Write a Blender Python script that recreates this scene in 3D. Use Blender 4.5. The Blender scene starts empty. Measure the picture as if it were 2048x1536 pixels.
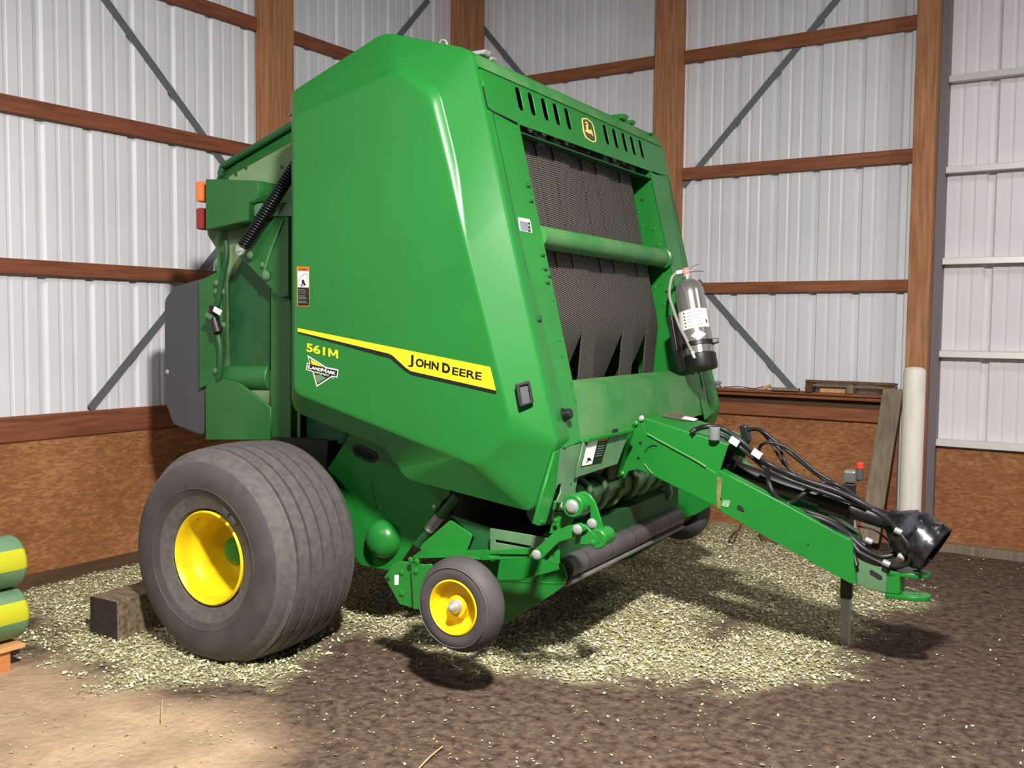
import bpy, bmesh, math, random
from mathutils import Vector, Matrix, noise
R = random.Random(7)
C = bpy.context.scene.collection
V = Vector
# ------------------------------------------------------------------ camera model (2048x1536)
F_, CX, CY, HC = 1950.0, 1024.0, 768.0, 1.60
PITCH, ROLL = math.atan(120/F_), math.atan(0.0095)
YW, YM = math.radians(33.4), math.radians(30.1)
Wx = V((1, 0, 0)); Wy = V((0, 1, 0))
# ground directions of the camera in world axes (world X runs along the back wall, Y along the left wall)
gR = V((math.cos(YW), math.sin(YW), 0)); gD = V((-math.sin(YW), math.cos(YW), 0)); gU = V((0, 0, 1))
fw = gD*math.cos(PITCH)-gU*math.sin(PITCH); up0 = gD*math.sin(PITCH)+gU*math.cos(PITCH)
rt = gR*math.cos(ROLL)+up0*math.sin(ROLL); up = up0*math.cos(ROLL)-gR*math.sin(ROLL)
CAM = V((0, 0, HC))
Mu = gR*math.cos(YM)-gD*math.sin(YM); Mv = gR*math.sin(YM)+gD*math.cos(YM)
M0 = Mu*-3.52+Mv*4.67
MROT = math.atan2(Mu.y, Mu.x)
MM = Matrix((( Mu.x, Mv.x, 0, M0.x), (Mu.y, Mv.y, 0, M0.y), (0, 0, 1, 0), (0, 0, 0, 1)))
MI = MM.inverted()
def ray(x, y): return fw+rt*((x-CX)/F_)-up*((y-CY)/F_)
CM = MI @ CAM
def rayM(x, y): return MI.to_3x3() @ ray(x, y)
def hitM(x, y, p0, n):                    # where the sight line meets a plane of the machine
    d = rayM(x, y); return CM+d*((V(p0)-CM).dot(V(n))/d.dot(V(n)))
def sv(x, y, v): return hitM(x, y, (0, v, 0), (0, 1, 0))
def su(x, y, u): return hitM(x, y, (u, 0, 0), (1, 0, 0))
def sw(x, y, w): return hitM(x, y, (0, 0, w), (0, 0, 1))
FN = math.sqrt(1+.0625); fx = V((0, 1, 0)); fy = V((-.25, 0, 1))/FN; fz = V((1, 0, .25))/FN; FO = V((1.9175, 0, 0))
def sf(x, y, d=0): return hitM(x, y, FO+fz*d, fz)
def f2(x, y, d=0):
    p = sf(x, y, d)-FO; return (p.dot(fx), p.dot(fy))
def hitW(x, y, p0, n):
    d = ray(x, y); return CAM+d*((V(p0)-CAM).dot(V(n))/d.dot(V(n)))
def wX(x, y, X): return hitW(x, y, (X, 0, 0), (1, 0, 0))
def wY(x, y, Y): return hitW(x, y, (0, Y, 0), (0, 1, 0))
def wZ(x, y, z=0): return hitW(x, y, (0, 0, z), (0, 0, 1))
# ------------------------------------------------------------------ materials
MATS = {}
def s2l(c): return tuple((x/12.92 if x <= .04045 else ((x+.055)/1.055)**2.4) for x in [k/255 for k in c])
def mat(name, col, rough=.5, metal=0, spec=.5, coat=0, var=.0, vscale=6, bump=0, bscale=60, col2=None, detail=4, stretch=None, ramp=(.35, .65)):
    m = bpy.data.materials.new(name); m.use_nodes = True; nt = m.node_tree; N = nt.nodes; L = nt.links
    b = N['Principled BSDF']; b.inputs['Roughness'].default_value = rough; b.inputs['Metallic'].default_value = metal
    b.inputs['Specular IOR Level'].default_value = spec
    if coat: b.inputs['Coat Weight'].default_value = coat; b.inputs['Coat Roughness'].default_value = .15
    c = s2l(col)+(1,); b.inputs['Base Color'].default_value = c
    tc = N.new('ShaderNodeTexCoord'); src = tc.outputs['Object']
    if stretch:
        mp = N.new('ShaderNodeMapping'); mp.inputs['Scale'].default_value = stretch; L.new(src, mp.inputs['Vector']); src = mp.outputs['Vector']
    if var or col2:
        n = N.new('ShaderNodeTexNoise'); n.inputs['Scale'].default_value = vscale; n.inputs['Detail'].default_value = detail; L.new(src, n.inputs['Vector'])
        r = N.new('ShaderNodeValToRGB'); r.color_ramp.elements[0].position = ramp[0]; r.color_ramp.elements[1].position = ramp[1]
        c2 = s2l(col2)+(1,) if col2 else tuple(min(1, x*(1+var)) for x in c[:3])+(1,)
        r.color_ramp.elements[0].color = c if col2 else tuple(x*(1-var) for x in c[:3])+(1,); r.color_ramp.elements[1].color = c2
        L.new(n.outputs['Fac'], r.inputs['Fac']); L.new(r.outputs['Color'], b.inputs['Base Color'])
    if bump:
        n2 = N.new('ShaderNodeTexNoise'); n2.inputs['Scale'].default_value = bscale; n2.inputs['Detail'].default_value = 3; L.new(src, n2.inputs['Vector'])
        bp = N.new('ShaderNodeBump'); bp.inputs['Strength'].default_value = bump; bp.inputs['Distance'].default_value = .004
        L.new(n2.outputs['Fac'], bp.inputs['Height']); L.new(bp.outputs['Normal'], b.inputs['Normal'])
    MATS[name] = m; return m
GREEN = mat('green_paint', (32, 124, 46), .33, spec=.5, var=.06, vscale=3)
SHELL = mat('green_plastic_shell', (33, 116, 47), .36, spec=.4, var=.05, vscale=2)
DUSTY = mat('dusty_green_paint', (46, 126, 56), .5, col2=(88, 138, 82), vscale=4, detail=6)
GATEG = mat('shaded_dull_gate_green', (28, 98, 40), .5, col2=(48, 110, 54), vscale=3, detail=5)  # baler green darkened to hold the gate's shade, dulled a little by dust
DKGREEN = mat('deep_green_paint', (26, 84, 42), .5, var=.15)
GREYGRN = mat('dusty_grey_green_steel', (92, 128, 92), .5, var=.12, vscale=9)
LGREEN = mat('dust_covered_green_sheet', (70, 116, 66), .6, col2=(128, 152, 110), vscale=3, detail=5)
YELLOW = mat('yellow_rim_paint', (236, 204, 26), .35, var=.08, vscale=12)
DYEL = mat('yellow_decal', (255, 232, 36), .4)
DBLK = mat('black_decal', (22, 24, 20), .45)
DWHT = mat('white_decal', (240, 240, 236), .45)
DORG = mat('orange_decal', (232, 120, 30), .45)
DGRY = mat('grey_decal', (128, 134, 140), .45)
DOLV = mat('olive_decal', (84, 78, 50), .4)
DPGR = mat('pale_green_decal', (98, 142, 98), .45)
LYEL = mat('pale_yellow_decal', (238, 226, 130), .45)
TYRE = mat('worn_tyre_rubber', (84, 81, 81), .75, col2=(100, 95, 92), vscale=30, detail=6)
TYDK = mat('dark_sidewall_rubber', (66, 64, 67), .65, col2=(80, 76, 74), vscale=8, detail=6)
BLK = mat('black_plastic', (26, 25, 25), .42, var=.2, vscale=14)
HOSE = mat('black_hose_rubber', (34, 33, 33), .45, var=.25, vscale=20)
GUARD = mat('glossy_black_guard_plastic', (24, 24, 27), .28, col2=(78, 78, 84), vscale=9, detail=5, ramp=(.5, .75))
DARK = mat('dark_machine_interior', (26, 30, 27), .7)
DGREY = mat('dark_grey_plastic', (72, 74, 78), .6, var=.06)
ROLL_ = mat('dark_grey_roller_steel', (82, 78, 80), .42, var=.12, vscale=10)
STEEL = mat('zinc_plated_steel', (186, 188, 184), .32, metal=.45)
CHROME = mat('polished_steel', (168, 166, 160), .22, metal=.7)
GSTEEL = mat('dull_grey_steel', (138, 142, 144), .45, metal=.2, var=.1)
SPRING = mat('black_spring_steel', (22, 27, 28), .3, metal=.3)
AMBER = mat('amber_lens', (240, 130, 70), .3)
REDL = mat('red_lens', (150, 50, 48), .3)
RED = mat('red_plastic', (235, 60, 48), .4)
PINK = mat('gauge_dial_face', (226, 130, 125), .4)
def belt_mat():
    m = bpy.data.materials.new('ribbed_belt_rubber'); m.use_nodes = True; nt = m.node_tree; N = nt.nodes; L = nt.links
    b = N['Principled BSDF']; b.inputs['Roughness'].default_value = .55
    tc = N.new('ShaderNodeTexCoord'); mp = N.new('ShaderNodeMapping'); mp.inputs['Rotation'].default_value = (math.radians(-14), 0, 0)
    L.new(tc.outputs['Object'], mp.inputs['Vector'])
    w = N.new('ShaderNodeTexWave'); w.wave_type = 'BANDS'; w.bands_direction = 'Z'; w.inputs['Scale'].default_value = 36; w.inputs['Distortion'].default_value = .6; w.inputs['Detail Scale'].default_value = 12
    L.new(mp.outputs['Vector'], w.inputs['Vector'])
    r = N.new('ShaderNodeValToRGB'); r.color_ramp.elements[0].position = .45; r.color_ramp.elements[1].position = .85
    r.color_ramp.elements[0].color = s2l((46, 43, 42))+(1,); r.color_ramp.elements[1].color = s2l((120, 112, 104))+(1,)
    L.new(w.outputs['Fac'], r.inputs['Fac']); L.new(r.outputs['Color'], b.inputs['Base Color'])
    bp = N.new('ShaderNodeBump'); bp.inputs['Strength'].default_value = .8; bp.inputs['Distance'].default_value = .004
    L.new(w.outputs['Fac'], bp.inputs['Height']); L.new(bp.outputs['Normal'], b.inputs['Normal']); return m
BELT = belt_mat()
def wood(name, c1, c2, stretch, rough=.7): return mat(name, c1, rough, col2=c2, vscale=5, detail=8, stretch=stretch, bump=.3, bscale=12, ramp=(.3, .72))
WOODV = wood('post_wood', (150, 98, 62), (192, 136, 94), (9, 9, .6))
WOODX = wood('girt_wood_along_back', (122, 70, 42), (160, 98, 62), (.7, 9, 9))
WOODY = wood('girt_wood_along_left', (112, 62, 40), (150, 88, 58), (9, .7, 9))
WOODK = wood('dark_treated_plank', (72, 50, 34), (96, 70, 46), (9, .8, 9))
WOODP = wood('pale_new_wood', (206, 150, 98), (228, 176, 122), (9, .8, 9))
WOODG = wood('weathered_grey_board', (112, 98, 80), (146, 130, 108), (8, 8, .8))
BLOCKM = wood('old_timber_block', (78, 62, 50), (142, 124, 98), (1.5, 8, 8))
BLKEND = mat('dark_timber_end_grain', (48, 38, 32), .85, var=.3, vscale=30)
def osb():
    m = bpy.data.materials.new('strand_board'); m.use_nodes = True; nt = m.node_tree; N = nt.nodes; L = nt.links
    b = N['Principled BSDF']; b.inputs['Roughness'].default_value = .75
    tc = N.new('ShaderNodeTexCoord'); cols = []
    for rot, sc in ((0.5, (26, 26, 80)), (-.6, (30, 30, 74))):
        mp = N.new('ShaderNodeMapping'); mp.inputs['Rotation'].default_value = (rot, rot, 0); mp.inputs['Scale'].default_value = sc
        L.new(tc.outputs['Object'], mp.inputs['Vector'])
        v = N.new('ShaderNodeTexVoronoi'); v.inputs['Scale'].default_value = 1.0; L.new(mp.outputs['Vector'], v.inputs['Vector'])
        cols.append(v)
    mx = N.new('ShaderNodeMix'); mx.data_type = 'RGBA'; mx.inputs['Factor'].default_value = .5
    L.new(cols[0].outputs['Color'], mx.inputs['A']); L.new(cols[1].outputs['Color'], mx.inputs['B'])
    nn = N.new('ShaderNodeTexNoise'); nn.inputs['Scale'].default_value = 2.2; nn.inputs['Detail'].default_value = 5; L.new(tc.outputs['Object'], nn.inputs['Vector'])
    bw = N.new('ShaderNodeRGBToBW'); L.new(mx.outputs['Result'], bw.inputs['Color'])
    ad = N.new('ShaderNodeMath'); ad.operation = 'MULTIPLY_ADD'; ad.inputs[1].default_value = .55; L.new(bw.outputs['Val'], ad.inputs[0])
    mu = N.new('ShaderNodeMath'); mu.operation = 'MULTIPLY'; mu.inputs[1].default_value = .5; L.new(nn.outputs['Fac'], mu.inputs[0]); L.new(mu.outputs[0], ad.inputs[2])
    r = N.new('ShaderNodeValToRGB'); e = r.color_ramp.elements
    e[0].position = .2; e[0].color = s2l((116, 70, 40))+(1,); e[1].position = .85; e[1].color = s2l((190, 138, 90))+(1,)
    x = r.color_ramp.elements.new(.52); x.color = s2l((150, 96, 56))+(1,)
    L.new(ad.outputs[0], r.inputs['Fac']); L.new(r.outputs['Color'], b.inputs['Base Color']); return m
OSB = osb()
SHEET = mat('white_steel_siding', (230, 231, 237), .38, spec=.5, var=.03, vscale=2)
DOORM = mat('door_white_siding', (232, 226, 230), .4, spec=.5, var=.03, vscale=2)
RAIL = mat('pale_steel_rail', (214, 212, 210), .4, metal=.2)
DRAIL = mat('dark_door_stile', (112, 104, 110), .5)
BRACE = mat('galvanised_brace', (120, 122, 128), .5, metal=.3)
PIPE = mat('white_plastic_pipe', (238, 232, 222), .5, col2=(206, 196, 180), vscale=4, detail=6, stretch=(3, 3, .5), ramp=(.55, .8))
RUST = mat('rusty_metal', (92, 66, 48), .8, col2=(120, 92, 70), vscale=18)
CEIL = mat('roof_underside', (120, 120, 120), .8)
NETG = mat('green_roll_wrap', (92, 136, 92), .42, col2=(126, 156, 126), vscale=6)
NETY = mat('yellow_roll_band', (206, 206, 48), .4)
# ------------------------------------------------------------------ helpers
def link(name, me, m, parent=None, smooth=False):
    o = bpy.data.objects.new(name, me); C.objects.link(o)
    if m is not None and not me.materials: me.materials.append(m)
    if parent: o.parent = parent
    if smooth: me.polygons.foreach_set('use_smooth', [True]*len(me.polygons))
    return o
def mesh(name, vs, fs, m, parent=None, smooth=False, bevel=0, sharp=None):
    me = bpy.data.meshes.new(name); me.from_pydata([tuple(v) for v in vs], [], fs); me.update()
    b = bmesh.new(); b.from_mesh(me); bmesh.ops.recalc_face_normals(b, faces=b.faces); b.to_mesh(me); b.free()
    o = link(name, me, m, parent, smooth)
    if smooth and sharp: me.set_sharp_from_angle(angle=math.radians(sharp))
    if bevel: add_bevel(o, bevel)
    return o
def add_bevel(o, w, seg=2):
    md = o.modifiers.new('bevel', 'BEVEL'); md.width = w; md.segments = seg; md.limit_method = 'ANGLE'; md.angle_limit = math.radians(40)
def tag(o, label=None, cat=None, group=None, kind=None):
    if label: o['label'] = label
    if cat: o['category'] = cat
    if group: o['group'] = group
    if kind: o['kind'] = kind
    return o
def fillet(pts, rad, n=5):
    P = [V((p[0], p[1], 0)) for p in pts]; out = []; k = len(P)
    for i in range(k):
        r = rad[i] if isinstance(rad, (list, tuple)) else rad
        a, b, c = P[i-1], P[i], P[(i+1) % k]; d1 = (a-b); d2 = (c-b); l1, l2 = d1.length, d2.length
        d1 /= l1; d2 /= l2; ang = max(.05, math.acos(max(-1, min(1, d1.dot(d2)))))
        t = .45*min(l1, l2) if ang > 3.05 and r == .02 else max(.0005, min(r/math.tan(ang/2), .48*l1, .48*l2))
        p1, p2 = b+d1*t, b+d2*t
        for j in range(n+1):
            s = j/n; q = p1*(1-s)**2+b*2*s*(1-s)+p2*s*s; out.append((q.x, q.y))
    return out
def plate(name, pts, frame, t, m, parent=None, holes=(), bev=0.0):
    cu = bpy.data.curves.new(name, 'CURVE'); cu.dimensions = '2D'; cu.fill_mode = 'BOTH'; cu.extrude = max(t/2-bev, .0002); cu.bevel_depth = bev; cu.bevel_resolution = 1
    if bev: cu.offset = -bev
    for loop in [pts]+list(holes):
        s = cu.splines.new('POLY'); s.points.add(len(loop)-1); s.use_cyclic_u = True
        for q, p in zip(s.points, loop): q.co = (p[0], p[1], 0, 1)
    ob = bpy.data.objects.new('t', cu); me = bpy.data.meshes.new_from_object(ob); bpy.data.objects.remove(ob)
    O, ex, ey, ez = [V(k) for k in frame]
    for v in me.vertices: c = v.co.copy(); v.co = O+ex*c.x+ey*c.y+ez*c.z
    me.name = name; me.materials.clear(); b = bmesh.new(); b.from_mesh(me); bmesh.ops.remove_doubles(b, verts=b.verts, dist=1e-5); bmesh.ops.recalc_face_normals(b, faces=b.faces); b.to_mesh(me); b.free()
    return link(name, me, m, parent)
def vframe(v): return ((0, v, 0), (1, 0, 0), (0, 0, 1), (0, -1, 0))
def pv(name, px, v, t, m, parent, holes=(), bev=.002, r=0.0, n=3):     # sheet standing at lateral distance v
    def un(l): return [(q.x, q.z) for q in (sv(x, y, v) for x, y in l)]
    p = un(px)
    if r: p = fillet(p, r, n)
    return plate(name, p, vframe(v+t/2), t, m, parent, [un(h) for h in holes], bev)
def pf(name, px, d, t, m, parent, holes=(), bev=.002, r=0.0):          # sheet lying on the sloping front
    p = [f2(x, y, d) for x, y in px]
    if r: p = fillet(p, r, 4)
    return plate(name, p, (FO+fz*(d-t/2), fx, fy, fz), t, m, parent, holes, bev)
def basis(a):
    a = V(a).normalized(); h = V((0, 0, 1)) if abs(a.z) < .9 else V((1, 0, 0)); x = h.cross(a).normalized(); return a, x, a.cross(x)
def lathe(name, prof, o, axis, m, parent=None, n=48, smooth=True, sharp=35, wob=None):
    a, x, y = basis(axis); o = V(o); vs, fs = [], []; k = len(prof)
    for i in range(n):
        th = 2*math.pi*i/n; d = x*math.cos(th)+y*math.sin(th)
        for j, (r, h) in enumerate(prof):
            rr = r+(wob(th, j, r) if wob else 0); vs.append(o+a*h+d*rr)
    for i in range(n):
        for j in range(k-1):
            A = i*k+j; B = ((i+1) % n)*k+j; fs.append((A, B, B+1, A+1))
    if prof[0][0] > 1e-6: fs.append(tuple(i*k for i in range(n))) if prof[0][0] < 0 else None
    fs = [f for f in fs if f]
    me = bpy.data.meshes.new(name); me.from_pydata([tuple(v) for v in vs], [], fs)
    b = bmesh.new(); b.from_mesh(me); bmesh.ops.remove_doubles(b, verts=b.verts, dist=1e-6); bmesh.ops.recalc_face_normals(b, faces=b.faces); b.to_mesh(me); b.free()
    ob = link(name, me, m, parent, smooth)
    if smooth: me.set_sharp_from_angle(angle=math.radians(sharp))
    return ob
def cyl(name, p, q, r, m, parent=None, n=24, r2=None, bev=.0):
    p, q = V(p), V(q); L = (q-p).length; r2 = r if r2 is None else r2
    return lathe(name, [(0, 0), (r-bev, 0), (r, bev), (r2, L-bev), (r2-bev, L), (0, L)], p, q-p, m, parent, n)
def cat(P, n=8):
    P = [V(p) for p in P]; out = []
    for i in range(len(P)-1):
        a = P[max(0, i-1)]; b = P[i]; c = P[i+1]; d = P[min(len(P)-1, i+2)]
        for j in range(n):
            t = j/n; out.append(.5*((2*b)+(c-a)*t+(2*a-5*b+4*c-d)*t*t+(3*b-a-3*c+d)*t**3))
    out.append(P[-1]); return out
def tube(name, P, r, m, parent=None, sm=6, res=4):
    pts = cat(P, sm) if sm else [V(p) for p in P]
    cu = bpy.data.curves.new(name, 'CURVE'); cu.dimensions = '3D'; cu.bevel_depth = r; cu.bevel_resolution = res; cu.use_fill_caps = True
    s = cu.splines.new('POLY'); s.points.add(len(pts)-1)
    for q, p in zip(s.points, pts): q.co = (p[0], p[1], p[2], 1)
    ob = bpy.data.objects.new('t', cu); me = bpy.data.meshes.new_from_object(ob); bpy.data.objects.remove(ob); me.name = name; me.materials.clear()
    return link(name, me, m, parent, True)
def box(name, lo, hi, m, parent=None, bev=.004):
    x0, y0, z0 = lo; x1, y1, z1 = hi
    vs = [(x, y, z) for z in (z0, z1) for y in (y0, y1) for x in (x0, x1)]
    return mesh(name, vs, [(0, 1, 3, 2), (4, 5, 7, 6), (0, 1, 5, 4), (2, 3, 7, 6), (0, 2, 6, 4), (1, 3, 7, 5)], m, parent, bevel=bev)
def obox(name, c, ax, ay, az, m, parent=None, bev=.003):               # box from a centre and three half-axes
    c, ax, ay, az = V(c), V(ax), V(ay), V(az)
    vs = [c+ax*i+ay*j+az*k for k in (-1, 1) for j in (-1, 1) for i in (-1, 1)]
    return mesh(name, vs, [(0, 1, 3, 2), (4, 5, 7, 6), (0, 1, 5, 4), (2, 3, 7, 6), (0, 2, 6, 4), (1, 3, 7, 5)], m, parent, bevel=bev)
def extr(name, prof, v0, v1, m, parent, closed=True, smooth=False, bev=.003, sharp=30):  # profile in (u,w) pulled across the machine
    k = len(prof); vs = [(u, v0, w) for u, w in prof]+[(u, v1, w) for u, w in prof]
    fs = [(i, (i+1) % k, k+(i+1) % k, k+i) for i in range(k if closed else k-1)]
    if closed: fs += [tuple(range(k)), tuple(range(k, 2*k))]
    return mesh(name, vs, fs, m, parent, smooth, bev, sharp)
def strip(name, prof, t, v0, v1, m, parent, smooth=True):             # bent sheet of thickness t
    n = len(prof); P = [V((a, 0, b)) for a, b in prof]; off = []
    for i in range(n):
        d = (P[min(n-1, i+1)]-P[max(0, i-1)]).normalized(); off.append(P[i]+V((d.z, 0, -d.x))*-t)
    return extr(name, [(p.x, p.z) for p in P]+[(p.x, p.z) for p in reversed(off)], v0, v1, m, parent, True, smooth, 0)
_bolt = {}
def bolt(p, n, r, parent, m=None, name='bolt', h=.6):
    m = m or GREEN; key = (m.name, round(h, 2))
    if key not in _bolt:
        b = lathe('bolt', [(1.25, 0), (1.25, .12), (1, .14), (1, h*.7), (.7, h), (0, h*1.05)], (0, 0, 0), (0, 0, 1), m, None, 16); _bolt[key] = b.data; bpy.data.objects.remove(b)
    o = bpy.data.objects.new(name, _bolt[key]); C.objects.link(o); o.parent = parent
    o.matrix_local = Matrix.Translation(V(p)) @ V(n).to_track_quat('Z', 'Y').to_matrix().to_4x4() @ Matrix.Diagonal((r, r, r, 1))
    return o
def text(name, body, pl, pr, upv, h, nrm, m, parent, thick=.001, bold=0.0, shear=0):
    """lettering fitted between the baseline points pl and pr, capital height h"""
    cu = bpy.data.curves.new(name, 'FONT'); cu.body = body; cu.extrude = .02; cu.offset = bold; cu.size = 1; cu.shear = shear
    ob = bpy.data.objects.new('t', cu); me = bpy.data.meshes.new_from_object(ob); bpy.data.objects.remove(ob)
    if body == 'M':                       # block M drawn from straight strokes
        bpy.data.meshes.remove(me); me = bpy.data.meshes.new(name); b_ = bmesh.new()
        for q in (((0, 0), (.2, 0), (.2, .98), (0, 1)), ((.8, 0), (1, 0), (1, 1), (.8, .98)), ((0, 1), (.24, 1), (.58, .2), (.42, .2)), ((1, 1), (.76, 1), (.42, .2), (.58, .2))): b_.faces.new([b_.verts.new((x, y, .02)) for x, y in q])
        b_.to_mesh(me); b_.free()
    xs = [v.co.x for v in me.vertices]; x0, x1 = min(xs), max(xs); ys = [v.co.y for v in me.vertices]; y1 = max(ys)
    pl, pr = V(pl), V(pr); ex = (pr-pl)/(x1-x0); ey = V(upv).normalized()*(h/y1); n = V(nrm).normalized()
    for v in me.vertices: c = v.co.copy(); v.co = pl+ex*(c.x-x0)+ey*c.y+n*(c.z/.02*thick)
    me.name = name; me.materials.clear(); return link(name, me, m, parent)
# ================================================================== THE BUILDING
def struct(o): o['kind'] = 'structure'; return o
XL, YB = -5.52, 7.50                       # faces of the girts on the left and back walls
def siding(name, a0, a1, z0, z1, ribs, mk, m, dp_=.018):
    """ribbed sheet; mk(a, depth, z) places a point; majors in `ribs`, two shallow beads between"""
    prof = [(a0, 0)]
    rr = sorted(ribs)
    for i, r in enumerate(rr):
        for k, (da, dd) in enumerate(((-.034, 0), (-.02, dp_), (.02, dp_), (.034, 0))): prof.append((r+da, dd))
        if i < len(rr)-1:
            g = rr[i+1]-r
            for f in (.36, .64):
                c = r+g*f
                for da, dd in ((-.016, 0), (-.007, .0032), (.007, .0032), (.016, 0)): prof.append((c+da, dd))
    prof.append((a1, 0)); prof = [p for p in prof if a0 <= p[0] <= a1]
    vs, fs = [], []
    for a, d in prof: vs += [mk(a, d, z0), mk(a, d, z1)]
    for i in range(len(prof)-1): fs.append((2*i, 2*i+2, 2*i+3, 2*i+1))
    o = mesh(name, vs, fs, m); sm = o.modifiers.new('thick', 'SOLIDIFY'); sm.thickness = .002; return struct(o)
ZT = 5.2
SXL, SYB = XL-.04, YB+.04
lr = [3.331+.3115*i for i in range(-22, 15)]
siding('wall_left', -2.6, SYB+.05, .02, ZT, lr, lambda a, d, z: (SXL-d, a, z), SHEET)
rr = [-3.171+.3185*i for i in range(-9, 6)]
siding('wall_back', SXL-.05, -1.33, .02, ZT, rr, lambda a, d, z: (a, SYB+d, z), SHEET, .026)
tn = [0]
def trim(lo, hi, m, bev=.005):
    tn[0] += 1; return struct(box('trim_%d' % tn[0], lo, hi, m, None, bev))
# left wall: posts, girts, plank, strand board, bottom plank
for y0, y1 in ((4.98, 5.245), (2.5, 2.69), (.05, .25)): trim((XL-.02, y0, 0), (XL+.10, y1, ZT), WOODV)
for z0, z1 in ((1.862, 1.951), (2.782, 2.88), (3.70, 3.795), (4.60, 4.70)):
    for y0, y1 in ((-1.5, .05), (.25, 2.5), (2.69, 4.98), (5.245, 7.35)):
        trim((XL-.038, y0, z0), (XL, y1, z1), WOODY)
for y0, y1 in ((-1.5, 2.5), (2.5, 7.4)):
    trim((XL-.03, y0, .885), (XL+.005, y1, 1.035), WOODY)
    struct(box('trim_%d' % (100+int(y1*10)), (XL-.03, y0, .088), (XL-.006, y1, .885), OSB, None, .001))
    struct(box('baseboard_left' if y0 > 0 else 'baseboard_front', (XL-.03, y0, -.05), (XL-.002, y1, .088), WOODK))
# back wall
trim((-5.56, 7.34, 0), (-5.30, 7.52, ZT), WOODV)
trim((-3.495, 7.36, 0), (-3.298, 7.53, ZT), WOODV); trim((-1.49, 7.36, 0), (-1.346, 7.53, ZT), WOODV)
for z0, z1 in ((1.864, 1.95), (2.79, 2.888), (3.73, 3.83), (4.66, 4.76)):
    for x0, x1 in ((-5.30, -3.495), (-3.298, -1.49)): trim((x0, YB, z0), (x1, YB+.038, z1), WOODX)
struct(box('trim_201', (-5.3, YB+.0, .0), (-1.55, YB+.02, .9), OSB, None, .001))
trim((-5.3, YB-.03, .897), (-1.64, YB+.02, .992), WOODX); trim((-5.3, YB-.05, 1.052), (-1.60, YB+.0, 1.088), WOODX)
trim((-5.3, YB-.07, 1.082), (-1.56, YB+.035, 1.104), WOODX)
box_back = struct(box('trim_202', (-5.3, YB+.015, .9), (-1.6, YB+.032, 1.09), WOODK))
# steel braces behind the girts
def brace(a, b, nrm):
    a, b = V(a), V(b); d = (b-a).normalized(); s = d.cross(V(nrm)).normalized()*.026; tn[0] += 1
    return struct(obox('trim_%d' % tn[0], (a+b)/2, (b-a)/2, s, V(nrm)*.003, BRACE, None, .001))
xb = SXL+.006; yb = SYB-.006
brace(wX(205, -8, xb), wX(482, 376, xb), (1, 0, 0)); brace(wX(492, 432, xb), wX(180, 818, xb), (1, 0, 0))
brace(wX(857, 0, xb), wX(760, 118, xb), (1, 0, 0)); brace(wX(482, 376, xb), wX(660, 640, xb), (1, 0, 0))
brace(wY(1680, -8, yb), wY(1366, 373, yb), (0, 1, 0)); brace(wY(1395, 562, yb), wY(1590, 783, yb), (0, 1, 0))
brace(wY(930, 12, yb), wY(1120, 245, yb), (0, 1, 0))
# sliding door at the right: siding behind pale rails, dark stile, strand board foot
YD = YB+.06
siding('door_1', -1.33, 2.6, .06, ZT, [-1.0+.32*i for i in range(-1, 12)], lambda a, d, z: (a, YD+d, z), DOORM, .024)
door = bpy.data.objects['door_1']
def dpart(o): o.parent = door; return o
dpart(box('door_stile', (-1.346, YB-.03, .05), (-1.29, YB+.04, ZT), DRAIL))
for z in (3.338, 2.705, 2.065, 1.408, .772, 3.98, 4.6):
    zt = z+.035; zb = z-.035
    vs = [(x, y, zz) for x in (-1.29, 2.6) for y, zz in ((YB+.05, zt), (YB-.01, zt-.004), (YB-.015, zt-.05), (YB+.05, zt-.05))]
    dpart(mesh('door_rail', vs, [(0, 1, 5, 4), (1, 2, 6, 5), (2, 3, 7, 6), (0, 4, 7, 3), (0, 3, 2, 1), (4, 5, 6, 7)], RAIL, bevel=.003))
dpart(box('door_kick_board', (-1.29, YB+.03, .06), (2.6, YB+.05, .74), OSB, None, .001))
struct(box('trim_300', (-1.34, YB-.06, -.03), (2.6, YB+.08, .065), WOODG))
cl = struct(mesh('ceiling', [(-5.7, -3, ZT), (4.5, -3, ZT), (4.5, 7.7, ZT), (-5.7, 7.7, ZT)], [(0, 1, 2, 3)], CEIL))
# ------------------------------------------------------------------ ground
def inside(p, poly):
    x, y = p; c = False; j = len(poly)-1
    for i in range(len(poly)):
        (xi, yi), (xj, yj) = poly[i], poly[j]
        if (yi > y) != (yj > y) and x < (xj-xi)*(y-yi)/(yj-yi)+xi: c = not c
        j = i
    return c
def sd(p, poly):
    d = 1e9; P = V((p[0], p[1]))
    for i in range(len(poly)):
        a, b = V(poly[i-1]), V(poly[i]); t = max(0, min(1, (P-a).dot(b-a)/max(1e-9, (b-a).length_squared))); d = min(d, (P-(a+(b-a)*t)).length)
    return d if inside(p, poly) else -d
def gp(l): return [(q.x, q.y) for q in (wZ(x, y) for x, y in l)]
CHAFF = [gp([(-60, 1205), (20, 1185), (300, 1085), (700, 1040), (1000, 1000), (1300, 960), (1560, 1020), (1640, 1090), (1740, 1150), (1850, 1205), (1730, 1235), (1700, 1290), (1650, 1345), (1590, 1372), (1480, 1368), (1300, 1358), (1120, 1352), (980, 1340), (860, 1318), (700, 1268), (620, 1310), (520, 1362), (380, 1372), (240, 1372), (110, 1300), (40, 1240)])]
SAND = gp([(-300, 1310), (90, 1320), (330, 1400), (470, 1420), (600, 1480), (520, 1600), (300, 1750), (-500, 1800)])
SPARSE = gp([(560, 1330), (1700, 1100), (2250, 1080), (2250, 1560), (900, 1560), (620, 1420)])
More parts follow.
